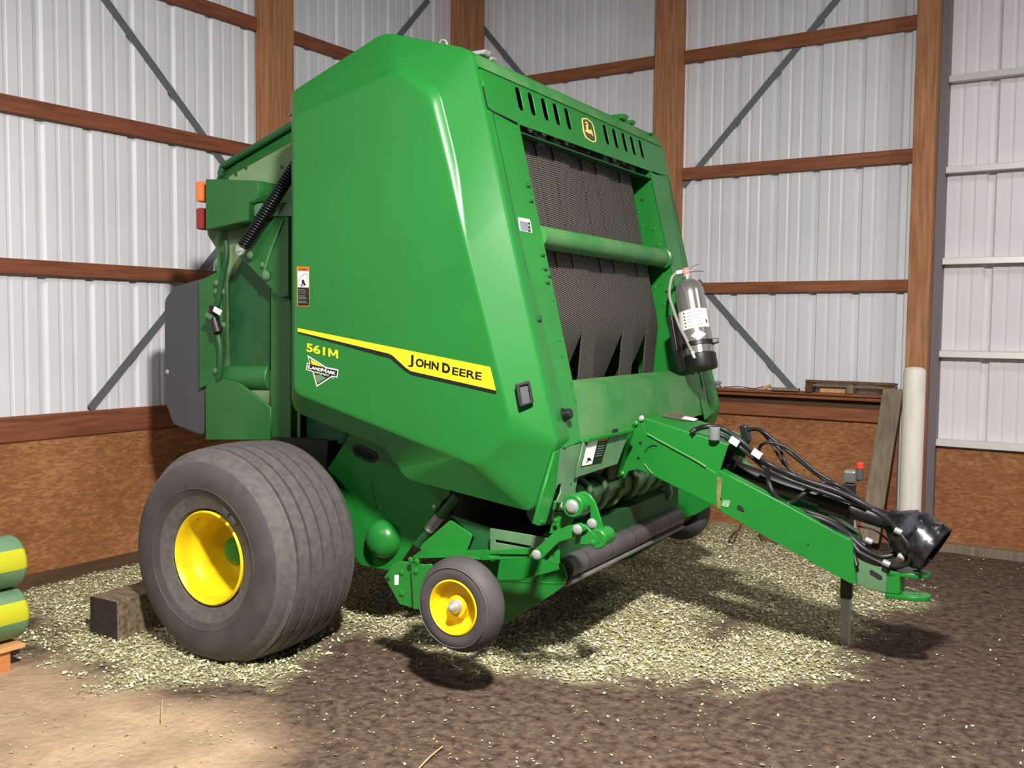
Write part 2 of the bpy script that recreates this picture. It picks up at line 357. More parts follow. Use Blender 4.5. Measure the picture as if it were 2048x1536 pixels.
DIRTP = [gp([(700, 1275), (860, 1290), (930, 1340), (860, 1400), (640, 1350)]), gp([(1380, 1240), (1480, 1225), (1520, 1262), (1420, 1290)])]
def nz(x, y, s, o=0): return noise.noise(V((x*s+o, y*s-o, o*.7)))
def cover(x, y):
    d = max(sd((x, y), c) for c in CHAFF)+.16*nz(x, y, 3, 5)+.16*nz(x, y, 8, 2)+.10*nz(x, y, 22, 9)
    for q in DIRTP: d = min(d, -sd((x, y), q)+.08*nz(x, y, 9, 3)+.06)
    return max(0, min(1, d/.20+.30))
def sandm(x, y):
    d = sd((x, y), SAND)+.14*nz(x, y, 2.5, 1)+.07*nz(x, y, 8, 4); return max(0, min(1, d/.3+.5))
RUTS = [(M0+Mu*-.045+Mv*v) for v in (-1.2, 1.2)]
def hgt(x, y, c): return -.062*sum(math.exp(-((x-p.x)**2+(y-p.y)**2)/.16) for p in RUTS)+.010*nz(x, y, 1.3, 8)+.007*nz(x, y, 5, 6)+.010*c*(.6+.6*nz(x, y, 12, 4))
gx0, gx1, gy0, gy1, st = -5.6, 4.6, -3.0, 7.62, .045
nx, ny = int((gx1-gx0)/st)+1, int((gy1-gy0)/st)+1
vs, fs, cc, ss = [], [], [], []
for j in range(ny):
    for i in range(nx):
        x, y = gx0+i*st, gy0+j*st
        if y > 1.0 and x < 1.2: c = cover(x, y); s = sandm(x, y)
        else: c = 0; s = sandm(x, y) if x < 0 else 0
        vs.append((x, y, hgt(x, y, c))); cc.append(c); ss.append(s)
for j in range(ny-1):
    for i in range(nx-1): a = j*nx+i; fs.append((a, a+1, a+nx+1, a+nx))
def ground_mat():
    m = bpy.data.materials.new('dirt_floor'); m.use_nodes = True; nt = m.node_tree; N = nt.nodes; L = nt.links
    b = N['Principled BSDF']; b.inputs['Roughness'].default_value = .92; b.inputs['Specular IOR Level'].default_value = .15
    tc = N.new('ShaderNodeTexCoord')
    def ns(sc, det, lo, hi, c0, c1):
        n = N.new('ShaderNodeTexNoise'); n.inputs['Scale'].default_value = sc; n.inputs['Detail'].default_value = det; n.inputs['Roughness'].default_value = .65
        L.new(tc.outputs['Object'], n.inputs['Vector']); r = N.new('ShaderNodeValToRGB'); e = r.color_ramp.elements
        e[0].position = lo; e[1].position = hi; e[0].color = s2l(c0)+(1,); e[1].color = s2l(c1)+(1,); L.new(n.outputs['Fac'], r.inputs['Fac']); return r, n
    d, n1 = ns(22, 14, .32, .70, (48, 37, 31), (120, 100, 86)); s, _ = ns(3.5, 10, .3, .7, (150, 126, 103), (196, 168, 138)); h, _ = ns(45, 6, .35, .65, (96, 90, 62), (206, 200, 160))
    def att(nm): a = N.new('ShaderNodeAttribute'); a.attribute_name = nm; return a
    def mix(f, a, bb):
        x = N.new('ShaderNodeMix'); x.data_type = 'RGBA'; L.new(f, x.inputs['Factor']); L.new(a, x.inputs['A']); L.new(bb, x.inputs['B']); return x.outputs['Result']
    o = mix(att('sand').outputs['Fac'], d.outputs['Color'], s.outputs['Color']); o = mix(att('chaff').outputs['Fac'], o, h.outputs['Color'])
    L.new(o, b.inputs['Base Color'])
    n3 = N.new('ShaderNodeTexNoise'); n3.inputs['Scale'].default_value = 28; n3.inputs['Detail'].default_value = 8; L.new(tc.outputs['Object'], n3.inputs['Vector'])
    bp = N.new('ShaderNodeBump'); bp.inputs['Strength'].default_value = .7; bp.inputs['Distance'].default_value = .02
    L.new(n3.outputs['Fac'], bp.inputs['Height']); L.new(bp.outputs['Normal'], b.inputs['Normal']); return m
fl = mesh('floor', vs, fs, ground_mat(), smooth=True); struct(fl)
for nm, dat in (('chaff', cc), ('sand', ss)):
    a = fl.data.attributes.new(nm, 'FLOAT', 'POINT'); a.data.foreach_set('value', dat)
# loose chaff
def flake_mat():
    m = bpy.data.materials.new('hay_chaff'); m.use_nodes = True; nt = m.node_tree; N = nt.nodes; L = nt.links
    b = N['Principled BSDF']; b.inputs['Roughness'].default_value = .8; b.inputs['Specular IOR Level'].default_value = .2
    a = N.new('ShaderNodeAttribute'); a.attribute_name = 'tone'; r = N.new('ShaderNodeValToRGB'); e = r.color_ramp.elements
    e[0].position = 0; e[0].color = s2l((112, 108, 72))+(1,); e[1].position = 1; e[1].color = s2l((255, 252, 228))+(1,)
    x = e.new(.5); x.color = s2l((222, 218, 172))+(1,)
    L.new(a.outputs['Fac'], r.inputs['Fac']); L.new(r.outputs['Color'], b.inputs['Base Color']); return m
fv, ff, ft = [], [], []
def flake(x, y, z, s, tone):
    th = R.uniform(0, 6.28); a = s*R.uniform(.6, 1.3); bb = s*R.uniform(.35, .9)
    ex = V((math.cos(th), math.sin(th), R.uniform(-.5, .5)))*a; ey = V((-math.sin(th), math.cos(th), R.uniform(-.5, .5)))*bb
    c = V((x, y, z+.004+s*.25)); k = len(fv)
    for i, j in ((-1, -.6), (.3, -1), (1, .5), (-.4, 1)): fv.append(tuple(c+ex*i+ey*j)); ft.append(tone)
    ff.append((k, k+1, k+2, k+3))
xs = [p[0] for p in CHAFF[0]]; ys = [p[1] for p in CHAFF[0]]
n = 0; tries = 0
while n < 95000 and tries < 600000:
    tries += 1; x = R.uniform(min(xs)-.2, max(xs)+.2); y = R.uniform(min(ys)-.2, max(ys)+.2)
    if x < XL+.02 or y > 7.3: continue
    q = V((x, y, 0))-CAM; dep = q.dot(gD)
    if dep > 7.5 and R.random() > .3: continue
    c = cover(x, y)
    if R.random() > c*.98+.004: continue
    flake(x, y, hgt(x, y, c)+R.uniform(0, .012)*c, R.uniform(.003, .0092)*(1.5 if R.random() < .12 else 1), R.random()); n += 1
SB = SPARSE; sx = [p[0] for p in SB]; sy = [p[1] for p in SB]; n = 0
while n < 2800:
    x = R.uniform(min(sx), max(sx)); y = R.uniform(min(sy), max(sy)); n += 1
    if not inside((x, y), SB) or nz(x, y, 1.6, 3) < -.12: continue
    flake(x, y, hgt(x, y, 0), R.uniform(.002, .0075), R.uniform(.1, .85))
for i in range(1100):
    x = R.uniform(-4.4, -1.5); y = R.uniform(1.2, 4.0); flake(x, y, hgt(x, y, 0), R.uniform(.003, .007), R.uniform(0, .7))
ch = mesh('hay_chaff', fv, ff, flake_mat()); a = ch.data.attributes.new('tone', 'FLOAT', 'POINT'); a.data.foreach_set('value', ft)
tag(ch, 'pale green hay chaff scattered over the dirt floor under the green baler', 'hay', kind='stuff')
# ================================================================== THE BALER
BAL = bpy.data.objects.new('round_baler', None); C.objects.link(BAL); BAL.matrix_world = MM
tag(BAL, 'large green round baler with yellow wheels, black belts and a long tongue', 'baler')
VO, VI = -1.085, -1.175
O_ = [(583, 183), (768, 62), (941, 98), (990, 324), (1112, 888), (1068, 1027), (806, 958), (776, 899), (583, 822)]
I_ = [(585, 232), (794, 146), (858, 200), (911, 409), (1027, 866), (955, 935), (908, 913), (738, 846), (588, 786)]
def uw(l, v): return [(q.x, q.z) for q in (sv(x, y, v) for x, y in l)]
o2 = fillet(uw(O_, VO), [.06, .16, .07, .02, .09, .06, .12, .22, .09], 8); i2 = fillet(uw(I_, VI), [.055, .13, .15, .02, .2, .22, .3, .3, .06], 8)
def off(l, d):
    k = len(l); out = []
    for i in range(k):
        a, b = V(l[i-1]), V(l[(i+1) % k]); t = (b-a).normalized(); out.append((l[i][0]+t.y*d, l[i][1]-t.x*d))
    return out
def shell(name, sgn):
    k = len(o2); L = lambda t: [(a[0]*(1-t)+b[0]*t, a[1]*(1-t)+b[1]*t) for a, b in zip(o2, i2)]
    def vv(t): return VO*(1-t)+VI*t
    sgn_in = 1
    area = sum(o2[i-1][0]*o2[i][1]-o2[i][0]*o2[i-1][1] for i in range(k)); s = -1 if area > 0 else 1
    rings = [(off(o2, s*.012), -.93), (off(o2, s*.004), -1.02), (o2, VO+.022), (off(o2, s*.005), VO+.006), (off(o2, s*.018), VO-.004)]
    step = [(.012, .028, .033, .017+.016*math.cos(math.pi*((q % 9)+.5)/9), 0, 0, 0, 0, 0)[q//9] for q in range(k)]       # the raised panel rolls over its upper edge
    for t in (.03, .08, .3, .6, .78, .80, .82, .85, .88, .91, .94, .97, 1.0):
        vq = []
        for q in range(k):
            vb = VI+step[q]; T0 = 1.0001-.2*min(1, step[q]/.03); lin = VO+(vb-VO)*t/T0 if t < T0 else vb-step[q]*math.sin(math.pi/2*(t-T0)/(1.0001-T0+1e-6))
            vq.append(lin)
        rings.append((L(t), vq))
    rings += [(off(i2, s*.012), VI-.0012), (off(i2, s*.034), VI-.0015)]
    vs, fs = [], []
    for ring, v in rings: vs += [(p[0], (v[q] if isinstance(v, list) else v)*sgn, p[1]) for q, p in enumerate(ring)]
    for r in range(len(rings)-1):
        for i in range(k): j = (i+1) % k; fs.append((r*k+i, r*k+j, (r+1)*k+j, (r+1)*k+i))
    fs.append(tuple((len(rings)-1)*k+i for i in range(k)))
    o = mesh(name, vs, fs, SHELL, BAL, True, 0, 55); o.data.polygons[len(fs)-1].use_smooth = False; return o
side = shell('side_shield', 1); shell('side_shield', -1)
side['label'] = 'near green side shield with yellow stripe decal'
VD = VI-.0021
dn = V((0, -1, 0))
def dec(name, px, m, lift=0., parent=None, v=VD, r=0): return pv(name, px, v-lift-.001, .001, m, parent or side, (), 0, r)
def dtext(name, body, x0, y0, x1, y1, xt, yt, m, lift, parent=None, v=VD, bold=0, shear=0):
    a, b, t = sv(x0, y0, v-lift), sv(x1, y1, v-lift), sv(xt, yt, v-lift); h = (t-a).length
    return text(name, body, a, b, t-a, h, dn, m, parent or side, .0006, bold, shear)
st_ = dec('under_stripe', [(595, 666), (780, 717), (811, 743), (823, 750), (991, 788), (993, 783), (980, 770), (700, 680), (596, 658)], DBLK, 0)  # black band printed under the yellow stripe
st_['label'] = 'black lower edge of the stripe'
dec('stripe_decal', [(595, 656), (980, 734), (992, 781), (821, 742), (811, 735), (785, 711), (777, 707), (595, 663)], DYEL, .001)['label'] = 'yellow stripe'
for nm, b, x0, y0, x1, y1, xt, yt, bo in (('lettering', 'J', 816, 726.5, 827, 729, 816.5, 708, .008), ('lettering', 'OHN', 831, 731.5, 877, 740.5, 832, 716, .042), ('lettering', 'D', 884, 743, 900, 747, 884.5, 724.5, .05), ('lettering', 'EERE', 904, 748.5, 963, 760.5, 905, 733.5, .022)):
    dtext(nm, b, x0, y0, x1, y1, xt, yt, DBLK, .0024, bold=bo)
dtext('model_number', '561', 613, 702, 650, 711, 613, 685.5, DYEL, .001, bold=.022); dtext('model_number', 'M', 657, 713, 676.5, 717.5, 656.5, 696, DYEL, .001, bold=.004)
def lm(l): return [(590+x*.08464, 660+y*.08464) for x, y in l]
dec('dealer_badge', lm([(290, 590), (735, 875), (1022, 935), (1000, 1128), (880, 1105), (512, 1345), (415, 985), (260, 945), (285, 770), (345, 780)]), DWHT, .0005)
dec('dealer_badge', lm([(320, 645), (728, 905), (1000, 960), (980, 1100), (870, 1078), (525, 1300), (438, 968), (282, 925), (302, 795), (368, 800)]), DBLK, .0012)
dec('dealer_badge', lm([(365, 690), (655, 872), (395, 812)]), DYEL, .002); dec('dealer_badge', lm([(470, 1055), (600, 1068), (735, 1135), (530, 1260)]), DPGR, .002)
def lt(body, a, b, c, m, bold):
    (x0, y0), (x1, y1), (x2, y2) = lm([a, b, c]); dtext('badge_lettering', body, x0, y0, x1, y1, x2, y2, m, .0024, bold=bold)
lt('L', (308, 905), (380, 922), (325, 818), DWHT, .03); lt('AND', (385, 922), (620, 978), (398, 855), DWHT, .03); lt('M', (622, 980), (735, 1008), (632, 890), DWHT, .03); lt('ARK', (738, 1008), (955, 1064), (748, 940), DWHT, .03)
lt('IMPLEMENT', (462, 1015), (805, 1102), (470, 972), DWHT, .0)
lt('R', (885, 1150), (912, 1158), (888, 1128), DWHT, 0)
dec('warning_label', [(593.5, 533), (618, 534), (619, 613), (594.5, 613)], DORG, 0)
dec('warning_label', [(595, 542), (617, 542.5), (617.5, 575), (595.5, 574.5)], DWHT, .001); dec('warning_label', [(595.5, 575), (617.5, 575.5), (618, 611), (596, 611)], DBLK, .001)
for yy in (579, 582, 586, 591, 594, 597, 602, 605): dec('warning_text', [(597, yy), (616-(yy % 4)*2, yy+.3), (616-(yy % 4)*2, yy+1.2), (597, yy+.9)], DGRY, .002)
dtext('warning_text', 'WARNING', 597, 541, 616, 541.3, 597, 536, DBLK, .001)
dec('warning_pictogram', [(603, 562), (605, 559), (608, 560), (609, 565), (612, 570), (608, 571), (606, 567), (604, 572), (602, 571), (604, 566)], DBLK, .002)
tube('warning_pictogram', [sv(x, y, VD-.003) for x, y in ((596, 565), (600, 555), (607, 549), (612, 547), (616, 553), (613, 560))], .0012, DGRY, side, 4, 1)
tube('warning_pictogram', [sv(x, y, VD-.003) for x, y in ((597, 567), (602, 572), (608, 571))], .0012, DGRY, side, 4, 1)
# recessed handle on the slanting front edge of the shield
hp = [sv(1000, 640, VI+.004), sv(1027, 800, VI), sv(1085, 780, VO)]; hn = (hp[1]-hp[0]).cross(hp[2]-hp[0]).normalized(); hn = hn if hn.y < 0 else -hn
def hpl(x, y): return hitM(x, y, hp[0]+hn*.008, hn)
c0 = hpl(1048, 788); ex = (hpl(1061, 786)-hpl(1035, 790)).normalized(); ey = hn.cross(ex)
def h2(l): return [((p-c0).dot(ex), (p-c0).dot(ey)) for p in (hpl(x, y) for x, y in l)]
hd = plate('pull_handle', fillet(h2([(1030, 768), (1058, 761), (1067, 806), (1038, 815)]), .01), (c0+hn*.004, ex, ey, hn), .016, BLK, BAL, [fillet(h2([(1038, 773), (1054, 769), (1060, 802), (1044, 808)]), .006)], .003); hd['label'] = 'black recessed pull handle'
plate('handle_recess', h2([(1037, 772), (1055, 768), (1061, 803), (1043, 809)]), (c0+hn*.0005, ex, ey, hn), .004, DGREY, hd)
# ------------------------------------------------------------------ chamber and front frame
extr('bale_chamber', [(-.60, .98), (-.66, 1.3), (-.66, 2.36), (-.12, 2.60), (.70, 2.80), (.92, 2.74), (.95, 1.6), (.90, .85), (.35, .62), (-.2, .75)], -.66, .66, DKGREEN, BAL)
top = [(.16, 2.60), (.55, 2.78), (.74, 2.862), (.80, 2.876), (.87, 2.872), (1.07, 2.815), (1.16, 2.788), (1.20, 2.768), (1.228, 2.738), (1.9175-.25*2.70, 2.70)]
strip('hood_top', top, .006, -1.06, 1.06, DUSTY, BAL)
A = f2(958, 138)[1]; stop = FN*2.705
hood_px = [(966, 165), (974, 210), (988, 223), (1038, 248.5), (1297, 341), (1336, 352)]
hp2 = [f2(*p) for p in hood_px]; hp2 = [(hp2[0][0], stop)]+hp2+[(hp2[-1][0]+.02, stop)]
slots = [((1033, 173), (1046, 226)), ((1058, 185), (1071, 236)), ((1084, 195), (1097, 245)), ((1107.5, 205), (1120, 254)), ((1130, 215), (1143, 262)), ((1210, 248), (1215, 290)), ((1228, 255), (1234, 297)), ((1247, 264), (1252, 303)), ((1263, 270), (1269, 310)), ((1280, 278), (1286, 316))]
hl = []
smid = [f2((a[0]+b[0])/2, (a[1]+b[1])/2) for a, b in slots]; sm_ = sum(s[1] for s in smid)/10
for (a, b), c in zip(slots, smid):
    hh = .056; w2 = .024; hl.append(fillet([(c[0]-w2, sm_-hh), (c[0]+w2, sm_-hh), (c[0]+w2, sm_+hh), (c[0]-w2, sm_+hh)], .0235, 5))
hood = plate('hood_panel', hp2, (FO+fz*-.003, fx, fy, fz), .006, GREEN, BAL, hl, .0015)
# pillars beside the belt opening
def fq(vws): return [(v, w*FN) for v, w in vws]
lp = [(-1.075, stop), (f2(966, 165)[0]-.006, stop)]+[f2(x-1.5, y+1.5) for x, y in ((966, 165), (974, 210), (988, 223), (1038, 249))]+[f2(1149, 779), f2(1163, 884), f2(1126, 897), (-1.075, f2(1112, 880)[1])]
pil = plate('front_pillar', lp, (FO+fz*-.005, fx, fy, fz), .008, GREEN, BAL, (), .002); pil['label'] = 'near front pillar beside the belts'
rv = .785; rp = [(hp2[-2][0]+.024, stop), (1.075, stop), (1.075, FN*1.10), (.80, FN*1.05), (.80, FN*1.31), (rv, FN*1.31), (rv, f2(1297, 341)[1]-.004), (hp2[-2][0]+.02, f2(1297, 341)[1]-.01)]
pil2 = plate('front_pillar', rp, (FO+fz*-.005, fx, fy, fz), .008, GREEN, BAL, (), .002); pil2['label'] = 'far front pillar carrying the extinguisher bracket'
# recess walls of the opening
for s in (-1, 1):
    pts = [FO+fx*(s*rv)+fy*(FN*w)+fz*d for w, d in ((1.25, 0), (2.52, 0), (2.60, -.34), (1.25, -.34))]
    q = [p+V((0, s*.006, 0)) for p in pts]
    w_ = mesh('opening_wall', pts+q, [(0, 1, 2, 3), (4, 5, 6, 7), (0, 1, 5, 4), (1, 2, 6, 5), (2, 3, 7, 6), (3, 0, 4, 7)], GREEN, BAL)
    if s > 0: wall_r = w_
for x, y in ((1278, 425), (1284, 452), (1308, 458), (1309, 575), (1327, 608), (1318, 300+190)): bolt(sv(x, y, rv), (0, -1, 0), .008, BAL, GREEN)
for x, y in ((1278, 425), (1327, 608)): bolt(sv(x+6, y-25, rv), (0, -1, 0), .007, BAL, DARK)
strip('opening_lintel', [(1.9175-.25*2.47, 2.47), (1.9175-.25*2.47-.30, 2.50)], .006, -rv, rv, DKGREEN, BAL, False)
# belts
T1 = sv(1265, 385, .66); T2 = sv(1280, 490, .66); B_ = sv(1315, 660, .66); Bf = sv(1305, 745, .66); Bb = sv(1198, 771, .165)
T1 = V((T1.x, 0, T1.z)); T0 = T1+(T1-B_).normalized()*.30; T0.y = 0
for i in range(8):
    v0 = -.66+.165*i+.002; v1 = v0+.161; jit = .006*((i*7) % 3-1)
    back = i in (0, 1, 3, 4, 6)
    e = (Bb.x-.0, Bb.z) if back else (Bf.x, Bf.z)
    d = V((e[0]-B_.x, e[1]-B_.z)); e2 = (e[0]+d.x*.5, e[1]+d.y*.5)
    prof = [(T0.x-.12, T0.z+.02), (T0.x+jit, T0.z-.03), (T1.x+jit, T1.z), ((T1.x+B_.x)/2+jit, (T1.z+B_.z)/2), (B_.x-.012, B_.z+.09), (B_.x-.002, B_.z+.01), (B_.x-.012 if not back else B_.x-.03, B_.z-.06), e, e2]
    strip('belt', prof, .006, v0, v1, BELT, BAL)
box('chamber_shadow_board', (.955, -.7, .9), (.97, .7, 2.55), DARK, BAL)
# cross tube
tl, trr = sf(1092, 480, -.03), sf(1308, 511, -.03); uc, wc = (tl.x+trr.x)/2, (tl.z+trr.z)/2
tb = cyl('cross_tube', (uc, -rv, wc), (uc, rv-.03, wc), .052, DUSTY, BAL, 32); lathe('tube_collar', [(.052, 0), (.062, .004), (.062, .04), (.052, .044)], (uc, rv-.05, wc), (0, 1, 0), GREEN, tb)
# belt guides and lights under the hood edge
for x, y in ((1071, 267), (1110, 280), (1145, 292), (1177, 304), (1208, 315), (1238, 325), (1265, 335)):
    p = sf(x, y, -.06); bolt(p, (0.6, -.3, .4), .009, BAL, STEEL)
for x, y in ((1080, 282), (1110, 290), (1208, 322), (1229, 332), (1262, 340)):
    p = sf(x, y, -.07); obox('belt_guide', p, (.012, 0, 0), (0, .04, 0), (0, 0, .022), GREYGRN, BAL)
# emblem with a leaping deer
def lg(l): return [(1130+x*.05208, 220+y*.05208) for x, y in l]
em = pf('emblem', lg([(650, 330), (700, 305), (830, 308), (1040, 465), (1115, 650), (1198, 1050), (1200, 1180), (1180, 1215), (1090, 1240), (1000, 1205), (790, 1055), (710, 830)]), .002, .002, LYEL, BAL, (), 0)
pf('emblem_field', lg([(690, 360), (830, 352), (1012, 490), (1075, 660), (1150, 1050), (1150, 1170), (1085, 1190), (1010, 1160), (835, 1030), (752, 820)]), .003, .002, DOLV, em, (), 0)
pf('emblem_deer', lg([(830, 740), (825, 640), (795, 605), (850, 560), (905, 555), (885, 610), (890, 740), (985, 780), (1000, 740), (1040, 800), (1060, 900), (1110, 1030), (1000, 915), (930, 905), (860, 860), (780, 805)]), .004, .0015, LYEL, em, (), 0)
pf('emblem_deer', lg([(770, 470), (830, 440), (870, 490), (880, 570), (855, 560), (840, 505), (795, 520)]), .004, .0015, LYEL, em, (), 0)
# control label, latch knob, rivets and seams on the pillar
lb = pf('control_label', [(1036, 434), (1060, 439), (1065, 466), (1040, 461)], .001, .001, DWHT, BAL, (), 0, .008)
pf('label_panel', [(1039, 441), (1060, 445), (1063, 464), (1042, 460)], .002, .001, DGRY, lb, (), 0)
for yy in (442.5, 450.5, 457.5): pf('label_window', [(1056.5, yy+2), (1060, yy+2.6), (1061, yy+6), (1057.5, yy+5.4)], .003, .001, DBLK, lb, (), 0)
kp = sf(1126, 830); lathe('latch_knob', [(.0, .042), (.02, .04), (.024, .03), (.022, .012), (.03, .008), (.03, 0)], kp, fz, BLK, BAL, 20)
for x, y in ((1001, 222), (995, 233), (1031, 255), (1055, 363), (1062, 385), (1108, 600), (1120, 680), (1124, 712), (1143, 765), (1091, 800), (1115, 803), (1151, 800), (1100, 855), (1130, 893), (1152, 884), (985, 180), (970, 165)):
    bolt(sf(x, y), fz, .007, BAL, GREEN, h=.4)
for x, y in ((1056, 372), (1062, 402), (1085, 510), (1090, 538), (1095, 565), (1099, 552)):
    p = sf(x, y); obox('hinge_tab', p+fz*.004, fx*.014, fy*.006, fz*.004, DKGREEN, BAL)
p = sf(1076, 637); obox('seat_clip', p+fz*.006, fx*.018, fy*.012, fz*.006, DKGREEN, BAL)
pf('panel_seam', [(965, 172), (967, 171), (976, 214), (989, 222.5), (1036, 245), (1035, 247), (988, 225), (974, 216)], .0012, .001, DARK, BAL, (), 0)
for a, b in (((985, 225), (1128, 892)),): pf('panel_seam', [a, (a[0]+1.3, a[1]), (b[0]+1.3, b[1]), b], .0012, .001, DKGREEN, BAL, (), 0)
# fittings on the hood top
for (x, y, v, r) in ((962, 108, -.86, .03), (979, 120, -.80, .022), (1236, 236, .55, .04), (1256, 246, .70, .03), (1300, 268, .92, .02)):
    p = sv(x, y, v); obox('hood_latch', p, (r*1.2, 0, 0), (0, r, 0), (.006, 0, r*.35), STEEL if v < 0 else GREEN, BAL, .006)
tube('lift_ring', [sv(x, y, -.93) for x, y in ((879, 92), (880, 84), (886, 80), (892, 83), (895, 92))], .005, STEEL, BAL, 4)
# lower front door under the opening
a0, a1, a2 = sv(1149, 779, -rv), sv(1154, 812, -rv), sv(1163, 884, -rv)
strip('lower_door', [(a0.x-.14, a0.z+.02), (a0.x, a0.z), (a1.x, a1.z), (a2.x, a2.z)], .005, -rv-.005, .86, DUSTY, BAL, False)
er = plate('door_end', fillet([(a0.x-.2, a0.z+.12), (a0.x-.02, a0.z+.1), (a1.x+.01, a1.z+.02), (a1.x+.01, a2.z+.08), (a2.x-.03, a2.z), (a0.x-.22, a2.z)], .02), vframe(.87), .012, GREEN, BAL, (), .003)
for x, y in ((1180, 852), (1225, 861)): obox('latch_slot', sv(x+5, y, -rv+.25), (.004, 0, 0), (0, .03, 0), (0, 0, .008), DARK, BAL)
# bracket plates and warning plate below the pillar
bx = 1.655
def pu(name, px, u, t, m, parent, holes=(), bev=.002, r=0):
    un = lambda l: [(q.y, q.z) for q in (su(x, y, u) for x, y in l)]
    p = un(px); p = fillet(p, r) if r else p
    return plate(name, p, ((u-t/2, 0, 0), (0, 1, 0), (0, 0, 1), (1, 0, 0)), t, m, parent, [un(h) for h in holes], bev)
pu('slotted_bracket', [(1120, 898), (1170, 884), (1160, 940), (1146, 1002), (1128, 1008), (1104, 1003), (1094, 1022)], 1.645, .008, GREYGRN, BAL, [[(1116, 970), (1123, 967), (1122, 985), (1115, 1001), (1106, 1003), (1110, 985)]])
pu('bracket_flange', [(1110, 905), (1121, 898), (1112, 980), (1092, 1046), (1078, 1052), (1068, 1047)], 1.66, .012, GREEN, BAL)
bolt(su(1083, 1043, 1.66), (1, 0, 0), .007, BAL, GREEN); bolt(su(1141, 966, 1.645), (1, 0, 0), .007, BAL, GREEN); bolt(su(1136, 990, 1.645), (1, 0, 0), .007, BAL, GREEN)
wp = pu('warning_plate', [(1168, 884), (1262, 855), (1235, 928), (1150, 956)], 1.66, .006, GREYGRN, BAL)
extr('plate_lip', [(1.655, su(1168, 884, 1.66).z), (1.68, su(1168, 884, 1.66).z), (1.68, su(1168, 884, 1.66).z+.018), (1.655, su(1168, 884, 1.66).z+.018)], su(1168, 884, 1.66).y, su(1262, 855, 1.66).y, GREEN, wp)
pu('warning_decal', [(1176, 880), (1218, 874), (1203, 926), (1162, 934)], 1.6612, .001, DBLK, wp, (), 0)
pu('decal_picture', [(1177, 881), (1197, 877), (1184, 928), (1163.5, 932)], 1.6622, .001, DWHT, wp, (), 0); pu('decal_header', [(1198.5, 876.5), (1216.5, 874), (1215, 880), (1197, 883)], 1.6622, .001, DORG, wp, (), 0)
pu('decal_figure', [(1174, 918), (1178, 915), (1181, 917), (1184, 921), (1178, 921), (1172, 927), (1176, 920)], 1.6632, .001, DBLK, wp, (), 0)
for yy in (887, 892, 897, 902, 907, 912): pu('decal_text', [(1198-(yy-887)*.28, yy), (1211-(yy-887)*.28, yy-2), (1211-(yy-887)*.28, yy-.8), (1198-(yy-887)*.28, yy+1.2)], 1.6632, .001, DGRY, wp, (), 0)
# ------------------------------------------------------------------ tongue
VT = -.20
def tv(x):                                   # the side rails close in towards the hitch
    return VT if x < 1440 else VT+(x-1440)/275*.085
def tp(l, dv=0): return [sv(x, y, tv(x)+dv) for x, y in l]
def rail(name, px, t, m, parent):
    a = tp(px); b = [p+V((0, t, 0)) for p in a]; k = len(a)
    return mesh(name, a+b, [tuple(range(k)), tuple(range(k, 2*k))]+[(i, (i+1) % k, k+(i+1) % k, k+i) for i in range(k)], m, parent, bevel=.004)
cover = mesh('tongue_cover', tp([(1289, 835), (1457, 889), (1437, 950), (1293, 866)], .012)+[V((p.x, .20, p.z)) for p in tp([(1289, 835), (1457, 889), (1437, 950), (1293, 866)], .012)], [(0, 1, 2, 3), (4, 5, 6, 7), (0, 1, 5, 4), (3, 0, 4, 7), (2, 3, 7, 6)], GREEN, BAL, bevel=.006)
sd_ = cover.modifiers.new('thick', 'SOLIDIFY'); sd_.thickness = .004
ca = tp([(1289, 835), (1457, 889)], .012); 
def tc_(x, y):
    n_ = (ca[1]-ca[0]).cross(V((0, 1, 0))).normalized(); n_ = n_ if n_.z > 0 else -n_
    return hitM(x, y, ca[0]+n_*.003, n_)
mesh('cover_dirt_plate', [tc_(*p) for p in ((1322, 832), (1345, 822), (1392, 833), (1372, 842))], [(0, 1, 2, 3)], mat('dusty_brown_decal', (104, 92, 74), .7, var=.2), cover)
mesh('cover_label', [tc_(*p)+V((0, 0, .002)) for p in ((1362, 838), (1370, 833), (1396, 838), (1388, 843))], [(0, 1, 2, 3)], DWHT, cover)
fl1 = rail('side_plate', [(1268, 848), (1289, 838), (1293, 866), (1437, 948), (1441, 1018), (1296, 947), (1274, 939), (1256, 943), (1248, 957), (1236, 955)], .014, GREEN, BAL); fl1['label'] = 'near gusset plate of the tongue'
rail('side_plate', [(1268, 848), (1289, 838), (1293, 866), (1437, 948), (1441, 1018), (1296, 947), (1274, 939), (1256, 943), (1248, 957), (1236, 955)], .014, GREEN, BAL).location.y = .386
obox('plate_flange', sv(1252, 900, VT-.02), (.006, 0, 0), (0, .03, 0), (sv(1268, 848, VT)-sv(1236, 955, VT))*.5, GREEN, BAL)
tube('weld_bead', [sv(x, y, VT-.004) for x, y in ((1295, 868), (1340, 893), (1390, 920), (1412, 934))], .006, DUSTY, BAL, 4)
tube('weld_bead', [sv(x, y, VT-.003) for x, y in ((1290, 903), (1297, 894), (1306, 890), (1314, 891))], .004, DKGREEN, BAL, 4)
tube('weld_bead', [sv(x, y, VT-.003) for x, y in ((1288, 927), (1296, 938), (1306, 948))], .004, DUSTY, BAL, 4)
for x, y in ((1281, 886), (1277, 916)): bolt(sv(x, y, VT), (0, -1, 0), .007, BAL, DARK, h=.2)
for x, y in ((1283, 836), (1271, 846)): bolt(sv(x, y, VT-.01), (0, -1, .4), .011, BAL, STEEL if x > 1280 else GREEN)
bolt(sv(1243, 946, VT-.01), (0, -1, .4), .012, BAL, GREEN)
